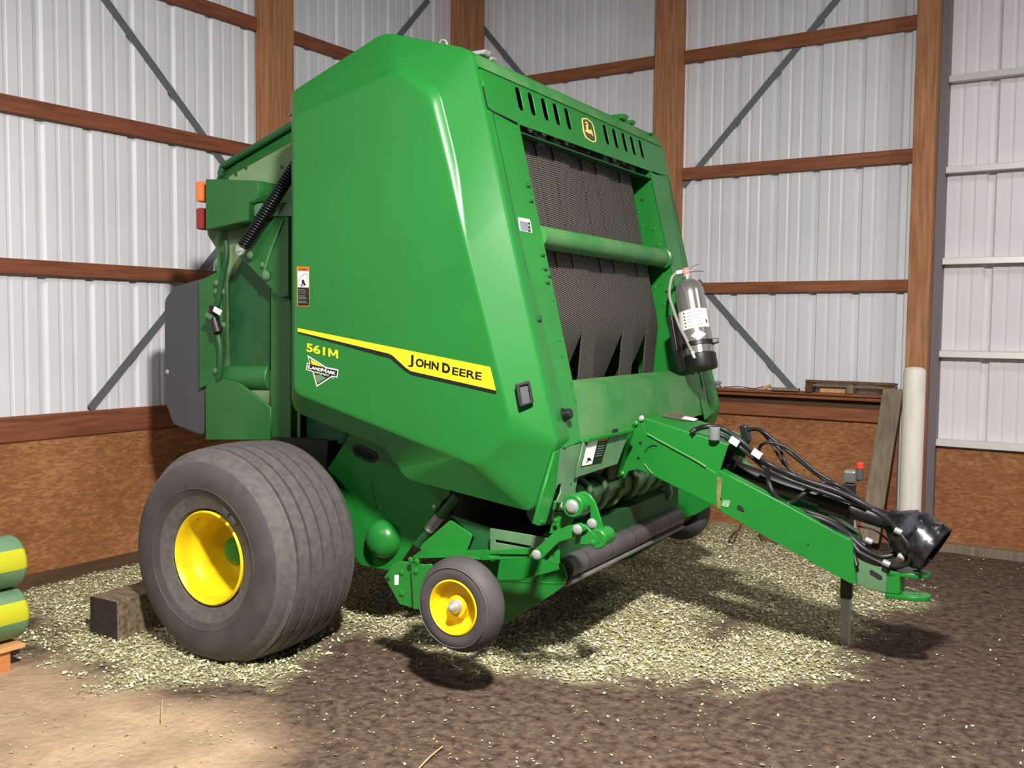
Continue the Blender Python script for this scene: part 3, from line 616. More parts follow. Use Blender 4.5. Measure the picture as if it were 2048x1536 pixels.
rl = rail('tongue_rail', [(1431, 943), (1441, 941), (1560, 1003), (1700, 1080), (1705, 1092), (1712, 1168), (1700, 1167), (1560, 1090), (1433, 1018)], .07, GREEN, BAL); rl['label'] = 'near rail of the tongue'
a = tp([(1431, 943), (1441, 941), (1560, 1003), (1700, 1080), (1705, 1092), (1712, 1168), (1700, 1167), (1560, 1090), (1433, 1018)])
q1 = [V((p.x, -p.y, p.z)) for p in a]; q2 = [V((p.x, -p.y-.07, p.z)) for p in a]; k = len(a)
mesh('tongue_rail', q1+q2, [tuple(range(k)), tuple(range(k, 2*k))]+[(i, (i+1) % k, k+(i+1) % k, k+i) for i in range(k)], GREEN, BAL, bevel=.004)
def rdec(name, px, m, lift=.002):
    a = [p+V((0, -lift, 0)) for p in tp(px)]; return mesh(name, a, [tuple(range(len(a)))], m, rl)
rdec('rust_streak', [(1434, 952), (1444, 956), (1441, 1000), (1444, 1019), (1434, 1017)], mat('ochre_stain', (150, 128, 66), .7, col2=(86, 110, 56), vscale=22))
rdec('small_label', [(1446, 999), (1461, 1001), (1457, 1015), (1444, 1012)], mat('worn_pale_label', (150, 190, 150), .6, col2=(90, 140, 90), vscale=60))
rdec('rail_slot', [(1474, 1011), (1480, 1010), (1488, 1017), (1489, 1024), (1483, 1022), (1475, 1018)], DARK); rdec('rail_hole', [(1615, 1087), (1618, 1087), (1618, 1090), (1615, 1090)], DARK); rdec('rail_hole', [(1440, 996), (1443, 996), (1443, 999), (1440, 999)], DARK)
# hitch
hb = [sv(x, y, -.075) for x, y in ((1700, 1085), (1722, 1110), (1775, 1136), (1772, 1187), (1735, 1178), (1712, 1168))]
mesh('hitch_block', hb+[p+V((0, .15, 0)) for p in hb], [tuple(range(6)), tuple(range(6, 12))]+[(i, (i+1) % 6, 6+(i+1) % 6, 6+i) for i in range(6)], GREYGRN, BAL, bevel=.005)
rdh = [p+V((0, -.002, 0)) for p in [sv(x, y, -.075) for x, y in ((1739, 1141), (1743, 1139), (1764, 1152), (1765, 1158), (1759, 1160), (1740, 1148))]]
mesh('hitch_slot', rdh, [tuple(range(6))], DARK, BAL)
cb = [sv(x, y, -.07) for x, y in ((1772, 1138), (1800, 1143), (1800, 1190), (1772, 1187))]
ccl = mesh('hitch_clevis', cb+[p+V((0, .14, 0)) for p in cb], [(0, 1, 2, 3), (4, 5, 6, 7), (0, 1, 5, 4), (1, 2, 6, 5), (2, 3, 7, 6), (3, 0, 4, 7)], GREEN, BAL, bevel=.006)
for (ya, yb) in ((1144, 1150), (1188, 1196)):
    p0 = sv(1775, ya-4, 0); p1 = sv(1862, yb, 0); L_ = p1.x-p0.x; w0 = (p0.z+p1.z)/2
    pts = [(p0.x, -.075), (p1.x-.06, -.062)]+[(p1.x-.06+.06*math.sin(t), -.06*math.cos(t)) for t in [math.pi*i/10 for i in range(1, 10)]]+[(p1.x-.06, .062), (p0.x, .075)]
    hole = [(p1.x-.06+.017*math.cos(i*math.pi/6), .017*math.sin(i*math.pi/6)) for i in range(12)]
    plate('clevis_tab', pts, ((0, 0, w0), (1, 0, 0), (0, 1, 0), (0, 0, 1)), .022, GREEN, ccl, [hole], .004)
# driveline
S0, S1, S2, S3 = sv(1450, 932, .03), sv(1655, 1003, .03), sv(1772, 1040, .02), sv(1800, 1052, .02)
cyl('drive_shaft', S0, S1, .043, BLK, BAL, 28, bev=.003)['label'] = 'long black plastic shaft tube'
cyl('shaft_guard', S1-(S1-S0).normalized()*.03, S1+(S2-S1)*.42, .058, BLK, BAL, 28, bev=.006)
cyl('shaft_guard', S1, S2+(S2-S1)*.3, .043, BLK, BAL, 28, bev=.003)
cyl('shaft_guard', sv(1440, 925, .03), sv(1475, 938, .03), .066, BLK, BAL, 28, bev=.006)
b0, b1 = sv(1786, 1042, 0), sv(1858, 1092, -.02); ba = (b1-b0); bl = ba.length
def wob(th, j, r): return .008*math.sin(5*th+j*1.3)*(r/.12)+.006*math.sin(11*th+j*2.1)*(r/.12)+.004*math.sin(j*1.9+th*2)
lathe('shaft_bell', [(.045, -.03), (.06, .0), (.085, .03), (.108, .055), (.112, .08), (.118, .10), (.114, .115), (.122, .14), (.118, .155), (.125, .18), (.121, .195), (.124, .215), (.122, bl+.03), (.112, bl+.034), (.108, .15), (.06, .06)], b0, ba, GUARD, BAL, 40, wob=lambda t, j, r: wob(t, j, r)*.6-r*.04)['label'] = 'glossy black crumpled plastic bell at the shaft end'
# jack
jf = sw(1690, 1288, 0.0); jv = jf.y
def jp(x, y): return sv(x, y, jv)
jt, jm, = jp(1695, 966), jp(1691, 1196)
obox('jack_tube', V((jf.x, jv, (jt.z+jm.z)/2)), (.027, 0, 0), (0, .027, 0), (0, 0, (jt.z-jm.z)/2), BLK, BAL, .006)
obox('jack_leg', V((jf.x, jv, jm.z/2-.005)), (.022, 0, 0), (0, .022, 0), (0, 0, jm.z/2+.03), mat('pale_zinc_leg', (176, 178, 178), .5), BAL, .005)
jc = jp(1697, 952); obox('jack_cap', (jf.x, jv, jc.z), (.032, 0, 0), (0, .03, 0), (0, 0, .032), CHROME, BAL, .012)
hg = jp(1719, 960); ht = jp(1721, 930)
jhd = cyl('jack_handle', hg, V((hg.x, hg.y, ht.z-.02)), .018, DGREY, BAL, 20, bev=.004); cyl('handle_tip', V((hg.x, hg.y, ht.z-.02)), V((hg.x, hg.y, ht.z+.012)), .018, RED, jhd, 20, bev=.004)
tube('jack_crank', [V((jf.x, jv, jc.z)), jp(1712, 958), V(hg)], .008, CHROME, BAL, 4)
tube('hose_holder', [jp(1703, 1005), jp(1707, 1040), jp(1711, 1065), jp(1713, 1085), jp(1725, 1100)], .009, GSTEEL, BAL, 4)
# hoses along the tongue
def hz(x, y): return (1380+x*.33856, 800+y*.33856)
def hose(l, r, v0, v1=None, m=None, name='hydraulic_hose'):
    v1 = v0 if v1 is None else v1; k = len(l); pts = []
    for i, (x, y) in enumerate(l):
        X, Y = hz(x, y); pts.append(sv(X, Y, v0+(v1-v0)*i/(k-1)+.012*math.sin(i*2.1)))
    return tube(name, pts, r, m or HOSE, BAL, 6, 3)
hose([(5, 192), (40, 172), (90, 158), (150, 158), (210, 180), (300, 240), (400, 330), (480, 385), (600, 440), (700, 480), (850, 530), (1000, 600), (1130, 680), (1220, 760), (1290, 860), (1330, 960)], .0125, -.21, -.10)
hose([(145, 205), (200, 215), (290, 275), (380, 350), (450, 405), (560, 460), (700, 512), (900, 582), (1080, 650), (1190, 730), (1255, 830), (1300, 920), (1270, 975), (1150, 970), (1000, 900)], .011, -.18, -.08)
hose([(330, 188), (370, 172), (430, 185), (500, 240), (600, 320), (700, 400), (800, 475), (900, 540), (1000, 600), (1110, 662)], .010, .10, .0)
hose([(405, 320), (412, 280), (440, 255), (500, 255), (600, 300), (740, 420), (860, 495), (980, 580)], .008, .02, -.05)
hose([(455, 400), (462, 470), (490, 545), (540, 600), (590, 608), (650, 570), (720, 520), (800, 488), (870, 500), (960, 560), (1040, 620)], .012, -.16, -.05)
hose([(470, 235), (530, 290), (555, 350), (580, 400), (640, 450)], .008, .06, .02)
hose([(545, 640), (620, 640), (720, 670), (850, 720), (930, 790), (1030, 880), (1130, 925), (1220, 905), (1260, 860)], .014, -.09, -.02)
hose([(500, 620), (600, 655), (740, 690), (870, 750), (950, 830), (1000, 900), (1090, 960), (1190, 990), (1290, 965)], .013, -.10, -.06)
hose([(560, 660), (680, 700), (800, 750), (900, 820), (960, 900), (985, 980)], .012, -.11, -.10)
hose([(940, 800), (1020, 850), (1090, 905), (1160, 925), (1240, 890)], .013, -.03, .0)
hose([(990, 745), (1080, 765), (1160, 820), (1210, 890)], .004, .02, .0, name='wire')
hose([(420, 350), (470, 400), (560, 430), (680, 490), (820, 560), (940, 600)], .010, -.12, -.05)
hose([(410, 180), (450, 220), (500, 290), (540, 360), (600, 420), (680, 470)], .006, .08, .05, name='wire')
X, Y = hz(145, 195); p = sv(X, Y, -.20); cyl('hose_coupler', p+V((0, 0, -.035)), p+V((.0, 0, .03)), .026, GSTEEL, BAL, 20, bev=.004); cyl('coupler_socket', p+V((0, 0, .03)), p+V((0, 0, .034)), .018, DARK, BAL, 16)
X, Y = hz(330, 195); p = sv(X, Y, .10); obox('connector_plug', p, (.02, 0, 0), (0, .03, 0), (-.01, 0, .04), BLK, BAL, .008)
for x, y, v in ((262, 245, -.20), (395, 318, -.21)):
    X, Y = hz(x, y); obox('cable_tag', sv(X, Y, v-.014), (.02, 0, -.012), (0, .006, 0), (.008, 0, .014), DWHT, BAL, .002)
for x, y, v in ((1057, 832, -.05), (1230, 775, -.10), (1160, 965, -.09), (1250, 925, -.06)):
    X, Y = hz(x, y); q = sv(X, Y, v-.016); cyl('hose_fitting', q-V((.016, 0, -.006)), q+V((.016, 0, -.006)), .014, STEEL, BAL, 14, bev=.003)
# ------------------------------------------------------------------ pickup
u_p = 1.60
best = min(((abs(su(1126, 1140, u/100).y+su(1352, 1031, u/100).y), u/100) for u in range(120, 190))); u_p = best[1]
pl, pr = su(1126, 1140, u_p), su(1352, 1031, u_p); wpk = (pl.z+pr.z)/2; vl, vr = pl.y, pr.y
rprof = [(u_p+.055*math.cos(t)*1.0, wpk+.055*math.sin(t)) for t in [math.radians(d) for d in range(-60, 150, 15)]]+[(u_p-.05, wpk-.01), (u_p-.03, wpk-.055), (u_p+.01, wpk-.075)]
ro = extr('windguard_roller', rprof, vl, vr, ROLL_, BAL, True, True, 0, 40); ro['label'] = 'long dark grey roller across the pickup'
lip = extr('roller_lip', [(u_p+.025, wpk-.050), (u_p+.058, wpk-.046), (u_p+.056, wpk-.060), (u_p+.02, wpk-.082), (u_p-.0, wpk-.078)], vl, vr, mat('worn_grey_edge', (124, 120, 122), .45, var=.12), ro); lip['label'] = 'paler worn lower edge'
for t in (.12, .3, .5, .68, .85):
    vv_ = vl+(vr-vl)*t; extr('roller_seam', [(u+(u-u_p)*.02, w+(w-wpk)*.02) for u, w in rprof], vv_-.0012, vv_+.0012, BLK, ro, True, True, 0, 40)
extr('pickup_floor', [(u_p-.5, .43), (u_p-.14, .42), (u_p-.07, .47), (u_p-.5, .55)], vl+.08, vr-.08, DARK, BAL)
lathe('tine_reel', [(0, 0), (.10, 0), (.10, 1.5), (0, 1.5)], (u_p-.24, -.75, .54), (0, 1, 0), DARK, BAL, 24)
au = []
for s in range(2):
    v0, v1 = (0.02, .72) if s else (-.72, -.02); n_ = 60
    pts = [(1.40+.085*math.cos(t*.42), v0+(v1-v0)*t/n_, .74+.085*math.sin(t*.42)) for t in range(n_+1)]
    tube('feed_auger_flight', pts, .016, LGREEN, BAL, 0)
cyl('feed_auger', (1.40, -.75, .74), (1.40, .75, .74), .07, GREYGRN, BAL, 28)
extr('feeder_wall', [(.94, .5), (1.0, .5), (1.0, 1.28), (.94, 1.28)], -.78, .78, DARK, BAL)
box('feeder_hanger', (1.44, -.12, .80), (1.46, .14, 1.1), DKGREEN, BAL); extr('crop_press_bar', [(1.42, .52), (1.50, .52), (1.50, .64), (1.42, .64)], -.75, .8, DKGREEN, BAL)
obox('press_link', (1.50, .62, .70), (.02, 0, -.09), (0, .015, 0), (.01, 0, .02), GREYGRN, BAL)
for dx, dz in ((0, 0), (-.05, -.05), (.03, .05)): bolt((1.52+dx, .75, .62+dz), (1, -.3, 0), .009, BAL, STEEL)
def both(fn):
    for s in (1, -1): fn(s)
# far pickup end shield and shoe, near end shield
esh = [(930, 1112), (1050, 1116), (1108, 1120), (1126, 1130), (1134, 1154), (1128, 1172), (1099, 1193), (1010, 1246), (940, 1262), (880, 1200)]
VS = vl-.04
es = pv('pickup_end_shield', esh, VS, .012, GREEN, BAL, (), .003, .02, 4)
un = [(q.x, q.z) for q in (sv(x, y, VS) for x, y in esh)]
plate('pickup_end_shield', fillet(un, .02, 4), vframe(-VS), .012, GREEN, BAL, (), .003)
pv('pickup_end_shield', [(1295, 1000), (1318, 935), (1400, 925), (1437, 985), (1434, 1004), (1390, 1030), (1340, 1044), (1308, 1050)], 1.10, .012, GREEN, BAL, (), .003, .02)
cr = [sv(x, y, VS) for x, y in ((985, 1160), (1090, 1166), (1130, 1166))]; tube('shield_crease', [cr[0]+V((0, .003, 0)), cr[1]+V((0, .003, 0)), cr[2]+V((0, .003, 0))], .006, GREEN, es, 4)
# gauge wheels
RG = .203
def gwheel(sgn, u, w):
    O = V((u, sgn*-1.33, w)); ax = (0, sgn, 0)
    prof = [(.112, .03), (.118, .006), (.14, -.002), (.165, .002), (.182, .016), (.192, .034), (RG, .055), (RG, .085), (.192, .105), (.178, .125), (.15, .138), (.124, .132), (.118, .11)]
    t = lathe('gauge_wheel', prof, O, ax, TYDK, BAL, 56); t['label'] = 'small black gauge wheel with yellow rim'
    lathe('wheel_rim', [(.119, .002), (.113, -.002), (.107, .006), (.106, .03), (.095, .055), (.06, .062), (.045, .05), (.045, .03), (.0, .03)], O, ax, YELLOW, t, 48)
    lathe('tyre_edge', [(.166, -.0005), (.168, -.003), (.170, .001)], O, ax, TYRE, t, 56)
    lathe('wheel_nut', [(.03, .03), (.027, .01), (.018, .0), (.017, -.012), (.008, -.02), (0, -.021)], O, ax, STEEL, t, 24)
gc = sv(905, 1216, -1.33)
gwheel(1, gc.x, gc.z); gwheel(-1, gc.x+.03, gc.z+.01)
# gauge wheel arm bracket and links (near side)
VA = -1.14
pv('wheel_arm_bracket', [(768, 1154), (784, 1130), (800, 1122), (856, 1130), (848, 1180), (831, 1218), (799, 1209)], VA, .012, GREEN, BAL, (), .003)
pv('wheel_arm_bracket', [(822, 1133), (862, 1128), (885, 1190), (870, 1225), (826, 1218)], VA-.03, .012, GREEN, BAL, (), .003)
for x, y in ((804, 1145), (832, 1142), (804, 1187), (822, 1120), (834, 1123)): bolt(sv(x, y, VA-.03 if x > 815 else VA), (0, -1, 0), .012, BAL, GREEN)
bolt(sv(776, 1158, VA), (0, -1, 0), .008, BAL, DARK, h=.15)
pv('bracket_tag', [(789, 1150), (797, 1150), (797, 1170), (789, 1170)], VA-.002, .002, DWHT, BAL, (), 0)
t0, t1 = sv(826, 1110, -1.12), sv(1000, 1118, -1.12)
mesh('arm_top_plate', [sv(826, 1112, -1.16), sv(925, 1110, -1.16), sv(1000, 1120, -1.1), sv(1000, 1110, -.98), sv(915, 1100, -.98), sv(852, 1094, -.98)], [(0, 1, 2, 3, 4, 5)], GREEN, BAL).modifiers.new('thick', 'SOLIDIFY').thickness = .01
bolt(sv(864, 1109, -1.08), (0, -.3, 1), .01, BAL, GREEN)
cyl('wheel_axle', (gc.x, -1.30, gc.z), (gc.x, -1.0, gc.z), .02, GSTEEL, BAL)
pv('slotted_link', [(961, 1103), (1020, 1098), (1060, 1096), (1117, 1090), (1119, 1127), (1112, 1130), (1086, 1118), (1060, 1117), (963, 1121)], VA, .010, GREEN, BAL, [[(980, 1108), (1064, 1109), (1064, 1114), (980, 1114)], [(1100, 1112), (1108, 1108), (1112, 1112), (1108, 1120), (1098, 1117)]], .002)
pv('rear_slotted_plate', [(980, 1056), (1070, 1072), (1100, 1078), (1108, 1098), (1050, 1100), (980, 1102)], -1.02, .01, GREYGRN, BAL, [[(991, 1079), (1062, 1092), (1058, 1097), (990, 1085)]], .002)
pv('pickup_side_plate', [(830, 1100), (900, 1040), (945, 1070), (930, 1110)], -.98, .01, GREEN, BAL, (), .002, .02)
pv('pickup_side_plate', [(900, 1030), (980, 1056), (980, 1105), (935, 1105), (948, 1075)], -.96, .01, DKGREEN, BAL)
pv('pickup_side_plate', [(930, 1100), (1060, 1098), (1112, 1108), (1118, 1140), (1040, 1160), (930, 1160)], -.99, .01, GREEN, BAL, (), .002)
# windguard arm
sa, sb, sc_ = sv(1074, 1109, VA-.03), sv(1122, 1070, VA-.03), sv(1154, 1058, VA-.03)
pv('windguard_arm', [(1058, 1110), (1110, 1062), (1135, 1052), (1161, 1046), (1174, 1058), (1140, 1078), (1118, 1084), (1082, 1120), (1064, 1120)], VA-.03, .014, GREEN, BAL, (), .003)
pv('windguard_arm', [(1148, 1088), (1157, 1046), (1170, 1050), (1203, 1084), (1187, 1091)], VA-.01, .012, GREEN, BAL, (), .003)
for x, y in ((1073, 1109), (1155, 1059)): bolt(sv(x, y, VA-.044), (0, -1, 0), .017, BAL, STEEL)
bolt(sv(1186, 1085, VA-.02), (0, -1, 0), .012, BAL, GREEN)
VB = -1.0
pv('lift_arm_plate', [(1103, 1021), (1106, 1004), (1150, 989), (1166, 984), (1180, 990), (1190, 1006), (1200, 1037), (1213, 1080), (1192, 1086), (1181, 1066), (1180, 1012), (1150, 1015)], VB, .014, GREEN, BAL, (), .003)
pc = sv(1155, 1009, VB); cyl('pivot_boss', pc+V((0, -.05, 0)), pc+V((0, .06, 0)), .048, GREEN, BAL, 32, bev=.004); bolt(pc+V((0, -.05, 0)), (0, -1, 0), .024, BAL, STEEL)
pv('lift_arm_plate', [(1108, 1024), (1152, 1016), (1143, 1045), (1120, 1062), (1098, 1068)], VB+.03, .012, GREEN, BAL)
for x, y, r, m_ in ((1125, 1011, .012, STEEL), (1184, 1047, .018, STEEL), (1112, 1041, .009, GREEN)): bolt(sv(x, y, VB), (0, -1, 0), r, BAL, m_)
pe = sv(1202, 1075, VB-.02); cyl('pivot_boss', pe+V((0, -.04, 0)), pe+V((0, .06, 0)), .04, GREEN, BAL, 28, bev=.004)
# lower side sheet with dome and hand slot
VL = -.80
ls = pv('lower_side_sheet', [(655, 938), (716, 845), (880, 880), (900, 990), (884, 1003), (800, 1128), (775, 1141), (722, 1131), (690, 1085)], VL, .01, GREEN, BAL, [[(709, 897), (716, 896), (744, 907), (752, 916), (744, 922), (732, 918), (712, 908)]], .003)
dc = sv(770, 1077, VL); lathe('hub_dome', [(.098, 0), (.097, .02), (.088, .045), (.07, .065), (.045, .078), (.02, .084), (0, .085)], dc, (0, -1, 0), GREEN, ls, 40, sharp=80)
pv('hand_slot', [(703, 891), (716, 888), (750, 904), (757, 916), (748, 926), (735, 924), (708, 911)], VL-.004, .006, BLK, ls, [[(709, 897), (716, 896), (744, 907), (750, 916), (744, 921), (732, 918), (712, 908)]], .002, .01)
tube('sheet_bead', [sv(741, 966, VL-.002), sv(747, 990, VL-.002), sv(753, 1017, VL-.002)], .004, GREEN, ls, 4)
bolt(sv(868, 1013, VL), (0, -1, 0), .008, BAL, STEEL)
def coil(name, a, b, r, wire, turns, m, parent):
    a, b = V(a), V(b); z, x, y = basis(b-a); n_ = turns*12; L_ = (b-a).length
    return tube(name, [a+z*(L_*i/n_)+x*(r*math.cos(i*math.pi/6))+y*(r*math.sin(i*math.pi/6)) for i in range(n_+1)], wire, m, parent, 0, 2)
ca_, cb_ = sv(858, 1060, -.86), sv(905, 1000, -.86)
cyl('tension_rod', sv(835, 1090, -.86), sv(915, 990, -.86), .022, DKGREEN, BAL); coil('tension_spring', ca_, sv(880, 1032, -.86), .024, .004, 10, STEEL, BAL)
plate('lower_side_sheet', [(q.x, q.z) for q in (sv(x, y, VL) for x, y in ((655, 938), (716, 845), (880, 880), (900, 990), (884, 1003), (800, 1128), (775, 1141), (722, 1131), (690, 1085)))], vframe(-VL), .01, GREEN, BAL, (), .003)
# ------------------------------------------------------------------ transport wheels
def wheel(sgn):
    O = V((-.045, sgn*-1.40, .466)); ax = (0, sgn, 0); Wd = .485; K = 1.07
    out = [(.218, .006), (.228, -.012), (.25, -.020), (.285, -.036), (.315, -.050), (.318, -.054), (.322, -.052), (.36, -.058), (.40, -.052), (.435, -.034), (.455, -.014), (.467, .008), (.4725, .022)]
    tread = []; rc = .50
    def crown(h): return rc-.016*((h-Wd/2)/(Wd/2))**2
    hs = [.045+i*(Wd-.09)/5 for i in range(6)]
    tread.append((crown(.025)-.008, .026))
    for h in hs: tread += [(crown(h-.0075), h-.0075), (crown(h)-.028, h-.0062), (crown(h)-.028, h+.0062), (crown(h+.0075), h+.0075)]
    tread.append((crown(Wd-.025)-.008, Wd-.026))
    inn = [(r, Wd-h) for r, h in reversed(out)]
    t = lathe('transport_wheel', [(r*K, h) for r, h in out+tread+inn], O, ax, TYRE, BAL, 96, sharp=25); t['label'] = 'wide ribbed black tyre on a yellow rim'
    t.data.materials.append(TYDK)
    # darker band of sidewall rubber
    for p in t.data.polygons:
        c = p.center-O; h = c.dot(V(ax)); r = (c-V(ax)*h).length
        if .318 < r < .455 and (h < .02 or h > Wd-.02): p.material_index = 1
    lathe('wheel_rim', [(.214, .02), (.226, .012), (.230, -.008), (.222, -.016), (.214, -.008), (.207, .02), (.206, .05), (.198, .08), (.186, .095), (.182, .13), (.180, .24), (.165, .262), (.15, .266), (.06, .262), (0, .26)], O, ax, YELLOW, t, 64)
    lathe('wheel_hub', [(.10, .262), (.10, .25), (.075, .24), (.07, .16), (.05, .14), (0, .135)], O, ax, GREEN, t, 32)
    for i in range(8):
        th = i*math.pi/4; bolt(O+V(ax)*.262+V((math.cos(th)*.13, 0, math.sin(th)*.13)), V(ax)*-1, .012, t, YELLOW, 'wheel_bolt')
    bolt(O+V((math.cos(2.2)*.209, 0, math.sin(2.2)*.209))+V(ax)*.04, (0, -sgn, 0), .006, t, DARK, 'valve')
    if sgn == 1:
        for ang in (58, 46):   # raised moulded size mark
            th = math.radians(ang); p = O+V(ax)*-.043+V((math.cos(th)*.29, 0, math.sin(th)*.29)); obox('tyre_mark', p, V((-math.sin(th), 0, math.cos(th)))*.022, V((0, .004, 0)), V((math.cos(th), 0, math.sin(th)))*.012, TYDK, t, .002)
wheel(1); wheel(-1)
cyl('axle_tube', (-.03, -1.12, .472), (-.03, 1.12, .472), .055, DKGREEN, BAL)
extr('axle_mount', [(-.2, .46), (.12, .46), (.16, .98), (-.24, .98)], -.78, -.70, DARK, BAL); extr('axle_mount', [(-.2, .46), (.12, .46), (.16, .98), (-.24, .98)], .70, .78, DARK, BAL)
# ------------------------------------------------------------------ rear gate
VG = -.72
gt = pv('gate_side_plate', [(442, 345), (449, 330), (590, 246), (600, 246), (600, 880), (412, 872), (410, 775), (440, 757), (441, 510), (415, 470), (412, 440)], VG, .012, LGREEN, BAL, (), .003)
tube('gate_rim', [sv(x, y, VG-.02) for x, y in ((441, 350), (444, 338), (452, 329), (520, 288), (592, 245))], .018, DKGREEN, BAL, 4)
for x, y in ((476, 327), (492, 336), (459, 345), (472, 349), (563, 334)): bolt(sv(x, y, VG), (0, -1, 0), .009, BAL, DKGREEN, h=.5)
plate('gate_side_plate', [(q.x, q.z) for q in (sv(x, y, VG) for x, y in ((442, 345), (449, 330), (590, 246), (600, 246), (600, 880), (412, 872), (410, 775), (440, 757), (441, 510), (412, 440)))], vframe(-VG), .012, GREEN, BAL, (), .003)
gw = sv(441, 500, VG)
extr('gate_skin', [(-.66, 1.0), (-.705, 1.25), (-.70, 2.40), (-.66, 2.47), (-.1, 2.66), (.2, 2.70), (.2, 2.66), (-.6, 2.40), (-.64, 1.3)], VG, -VG, GREEN, BAL)
# tail lamp box
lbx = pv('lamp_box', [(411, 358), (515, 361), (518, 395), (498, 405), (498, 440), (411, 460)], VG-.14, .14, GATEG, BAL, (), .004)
lo = sv(411, 385, VG-.10); 
for nm, y0, y1, m_ in (('amber_lamp', 364, 405, AMBER), ('red_lamp', 417, 460, REDL)):
    z1, z0 = sv(411, y0, VG-.08).z, sv(411, y1, VG-.08).z
    o = box(nm, (lo.x-.055, VG-.125, z0), (lo.x-.005, VG-.02, z1), m_, BAL, .012)
pv('lamp_arm', [(486, 407), (590, 405), (590, 432), (498, 432)], VG-.10, .10, GREYGRN, BAL)
# grey wrap panel at the back with its green neighbour
pv('rear_wrap_panel', [(328, 600), (345, 574), (420, 552), (415, 690), (412, 876), (345, 850), (328, 800)], VG-.02, .10, DGREY, BAL, (), .012, .06, 5)['label'] = 'dark grey plastic rear panel'
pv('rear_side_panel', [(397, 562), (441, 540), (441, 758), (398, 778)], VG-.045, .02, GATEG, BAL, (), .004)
bolt(sv(335, 744, VG-.022), (0, -1, 0), .012, BAL, STEEL)
box('rear_wrap_body', (-1.10, VG+.08, 1.02), (-.70, -VG, 1.80), DGREY, BAL, .05)
# lower gate sheet, vertical post, strut, tube
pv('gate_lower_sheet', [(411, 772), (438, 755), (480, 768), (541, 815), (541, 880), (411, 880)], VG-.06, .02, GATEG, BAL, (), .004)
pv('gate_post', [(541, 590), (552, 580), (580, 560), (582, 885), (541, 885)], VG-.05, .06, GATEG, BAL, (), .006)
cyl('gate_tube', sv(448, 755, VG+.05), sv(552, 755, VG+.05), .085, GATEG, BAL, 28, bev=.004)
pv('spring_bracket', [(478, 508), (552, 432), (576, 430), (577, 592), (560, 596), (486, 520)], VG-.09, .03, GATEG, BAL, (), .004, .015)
pv('gate_recess_shade', [(500, 500), (541, 560), (541, 740), (460, 740), (456, 560)], VG-.004, .004, DKGREEN, BAL)  # flat deep green sheet painted in for the shade inside the gate
tube('bracket_rib', [sv(x, y, VG-.095) for x, y in ((566, 440), (540, 505), (528, 545))], .007, DUSTY, BAL, 4)
bolt(sv(532, 551, VG-.10), (0, -1, 0), .022, BAL, GREYGRN); bolt(sv(525, 530, VG-.10), (0, -1, 0), .012, BAL, GREYGRN)
s0, s1 = sv(487, 493, VG-.15), sv(600, 318, VG-.15)
coil('gate_spring', s0, s1, .027, .0075, 34, SPRING, BAL)['label'] = 'long black coil spring'; cyl('spring_core', s0, s1, .012, SPRING, BAL)
wsh = sv(482, 500, VG-.16); lathe('spring_pin', [(0, .0), (.03, 0), (.03, .012), (.012, .014), (.012, .022), (0, .022)], wsh, (0, -1, 0), STEEL, BAL, 24); bolt(sv(500, 510, VG-.11), (0, -1, 0), .018, BAL, GREYGRN)
tube('wire_harness', [sv(x, y, VG-.07) for x, y in ((452, 482), (453, 515), (446, 550), (440, 580), (437, 605), (430, 628), (432, 655), (440, 690), (441, 725), (438, 757))], .016, DKGREEN, BAL, 6)
tube('wire_harness', [sv(x, y, VG-.09) for x, y in ((428, 612), (427, 630), (431, 648), (436, 665))], .028, BLK, BAL, 6)
for x, y, s in ((435, 622, .03), (418, 632, .025)): obox('connector_tag', sv(x, y, VG-.125), (s*.9, 0, -s*.4), (0, .006, 0), (s*.25, 0, s*.45), DWHT if x > 420 else GREYGRN, BAL, .003)
for x, y in ((433, 566), (433, 583), (447, 650), (432, 742), (445, 583)): bolt(sv(x, y, VG-.06), (0, -1, 0), .014, BAL, GREYGRN)
# extinguisher bracket on the far pillar
XA, XB = sf(1374, 556, .13), sf(1403, 728, .13); xd = (XB-XA).normalized()
def fe(t, o=0): return XA+xd*t
xl = (XB-XA).length
def onp(x, y): return sf(x, y, .0)
pb = [sf(x, y, .035) for x, y in ((1343, 630), (1372, 640), (1392, 735), (1368, 742), (1355, 700))]
mesh('extinguisher_bracket', pb+[p-fz*.03 for p in pb], [(0, 1, 2, 3, 4), (5, 6, 7, 8, 9)]+[(i, (i+1) % 5, 5+(i+1) % 5, 5+i) for i in range(5)], BLK, BAL, bevel=.003)['label'] = 'black extinguisher bracket with clamp strap'
# ================================================================== FIRE EXTINGUISHER
FE = bpy.data.objects.new('fire_extinguisher', None); C.objects.link(FE); FE.matrix_world = MM @ Matrix.Translation(XB)
tag(FE, 'polished silver fire extinguisher clamped to the far front pillar of the green baler', 'fire extinguisher')
def loc(p): return V(p)-XB
A0 = loc(XB); upx = -xd; rx = .082; H = xl
lathe('cylinder', [(0, .0), (rx, .0), (rx, H*.80), (rx*.96, H*.86), (rx*.82, H*.92), (rx*.5, H*.965), (rx*.28, H*.98), (rx*.28, H*1.01), (0, H*1.01)], A0, upx, CHROME, FE, 40, sharp=60)
lathe('base_cap', [(0, -.03), (rx*1.03, -.03), (rx*1.08, -.02), (rx*1.08, .05), (rx*1.0, .055), (rx, .05)], A0, upx, BLK, FE, 40)
z_, ax_, ay_ = basis(upx)
view = (CM-XB).normalized(); va = (view-upx*view.dot(upx)).normalized(); vb = upx.cross(va).normalized()
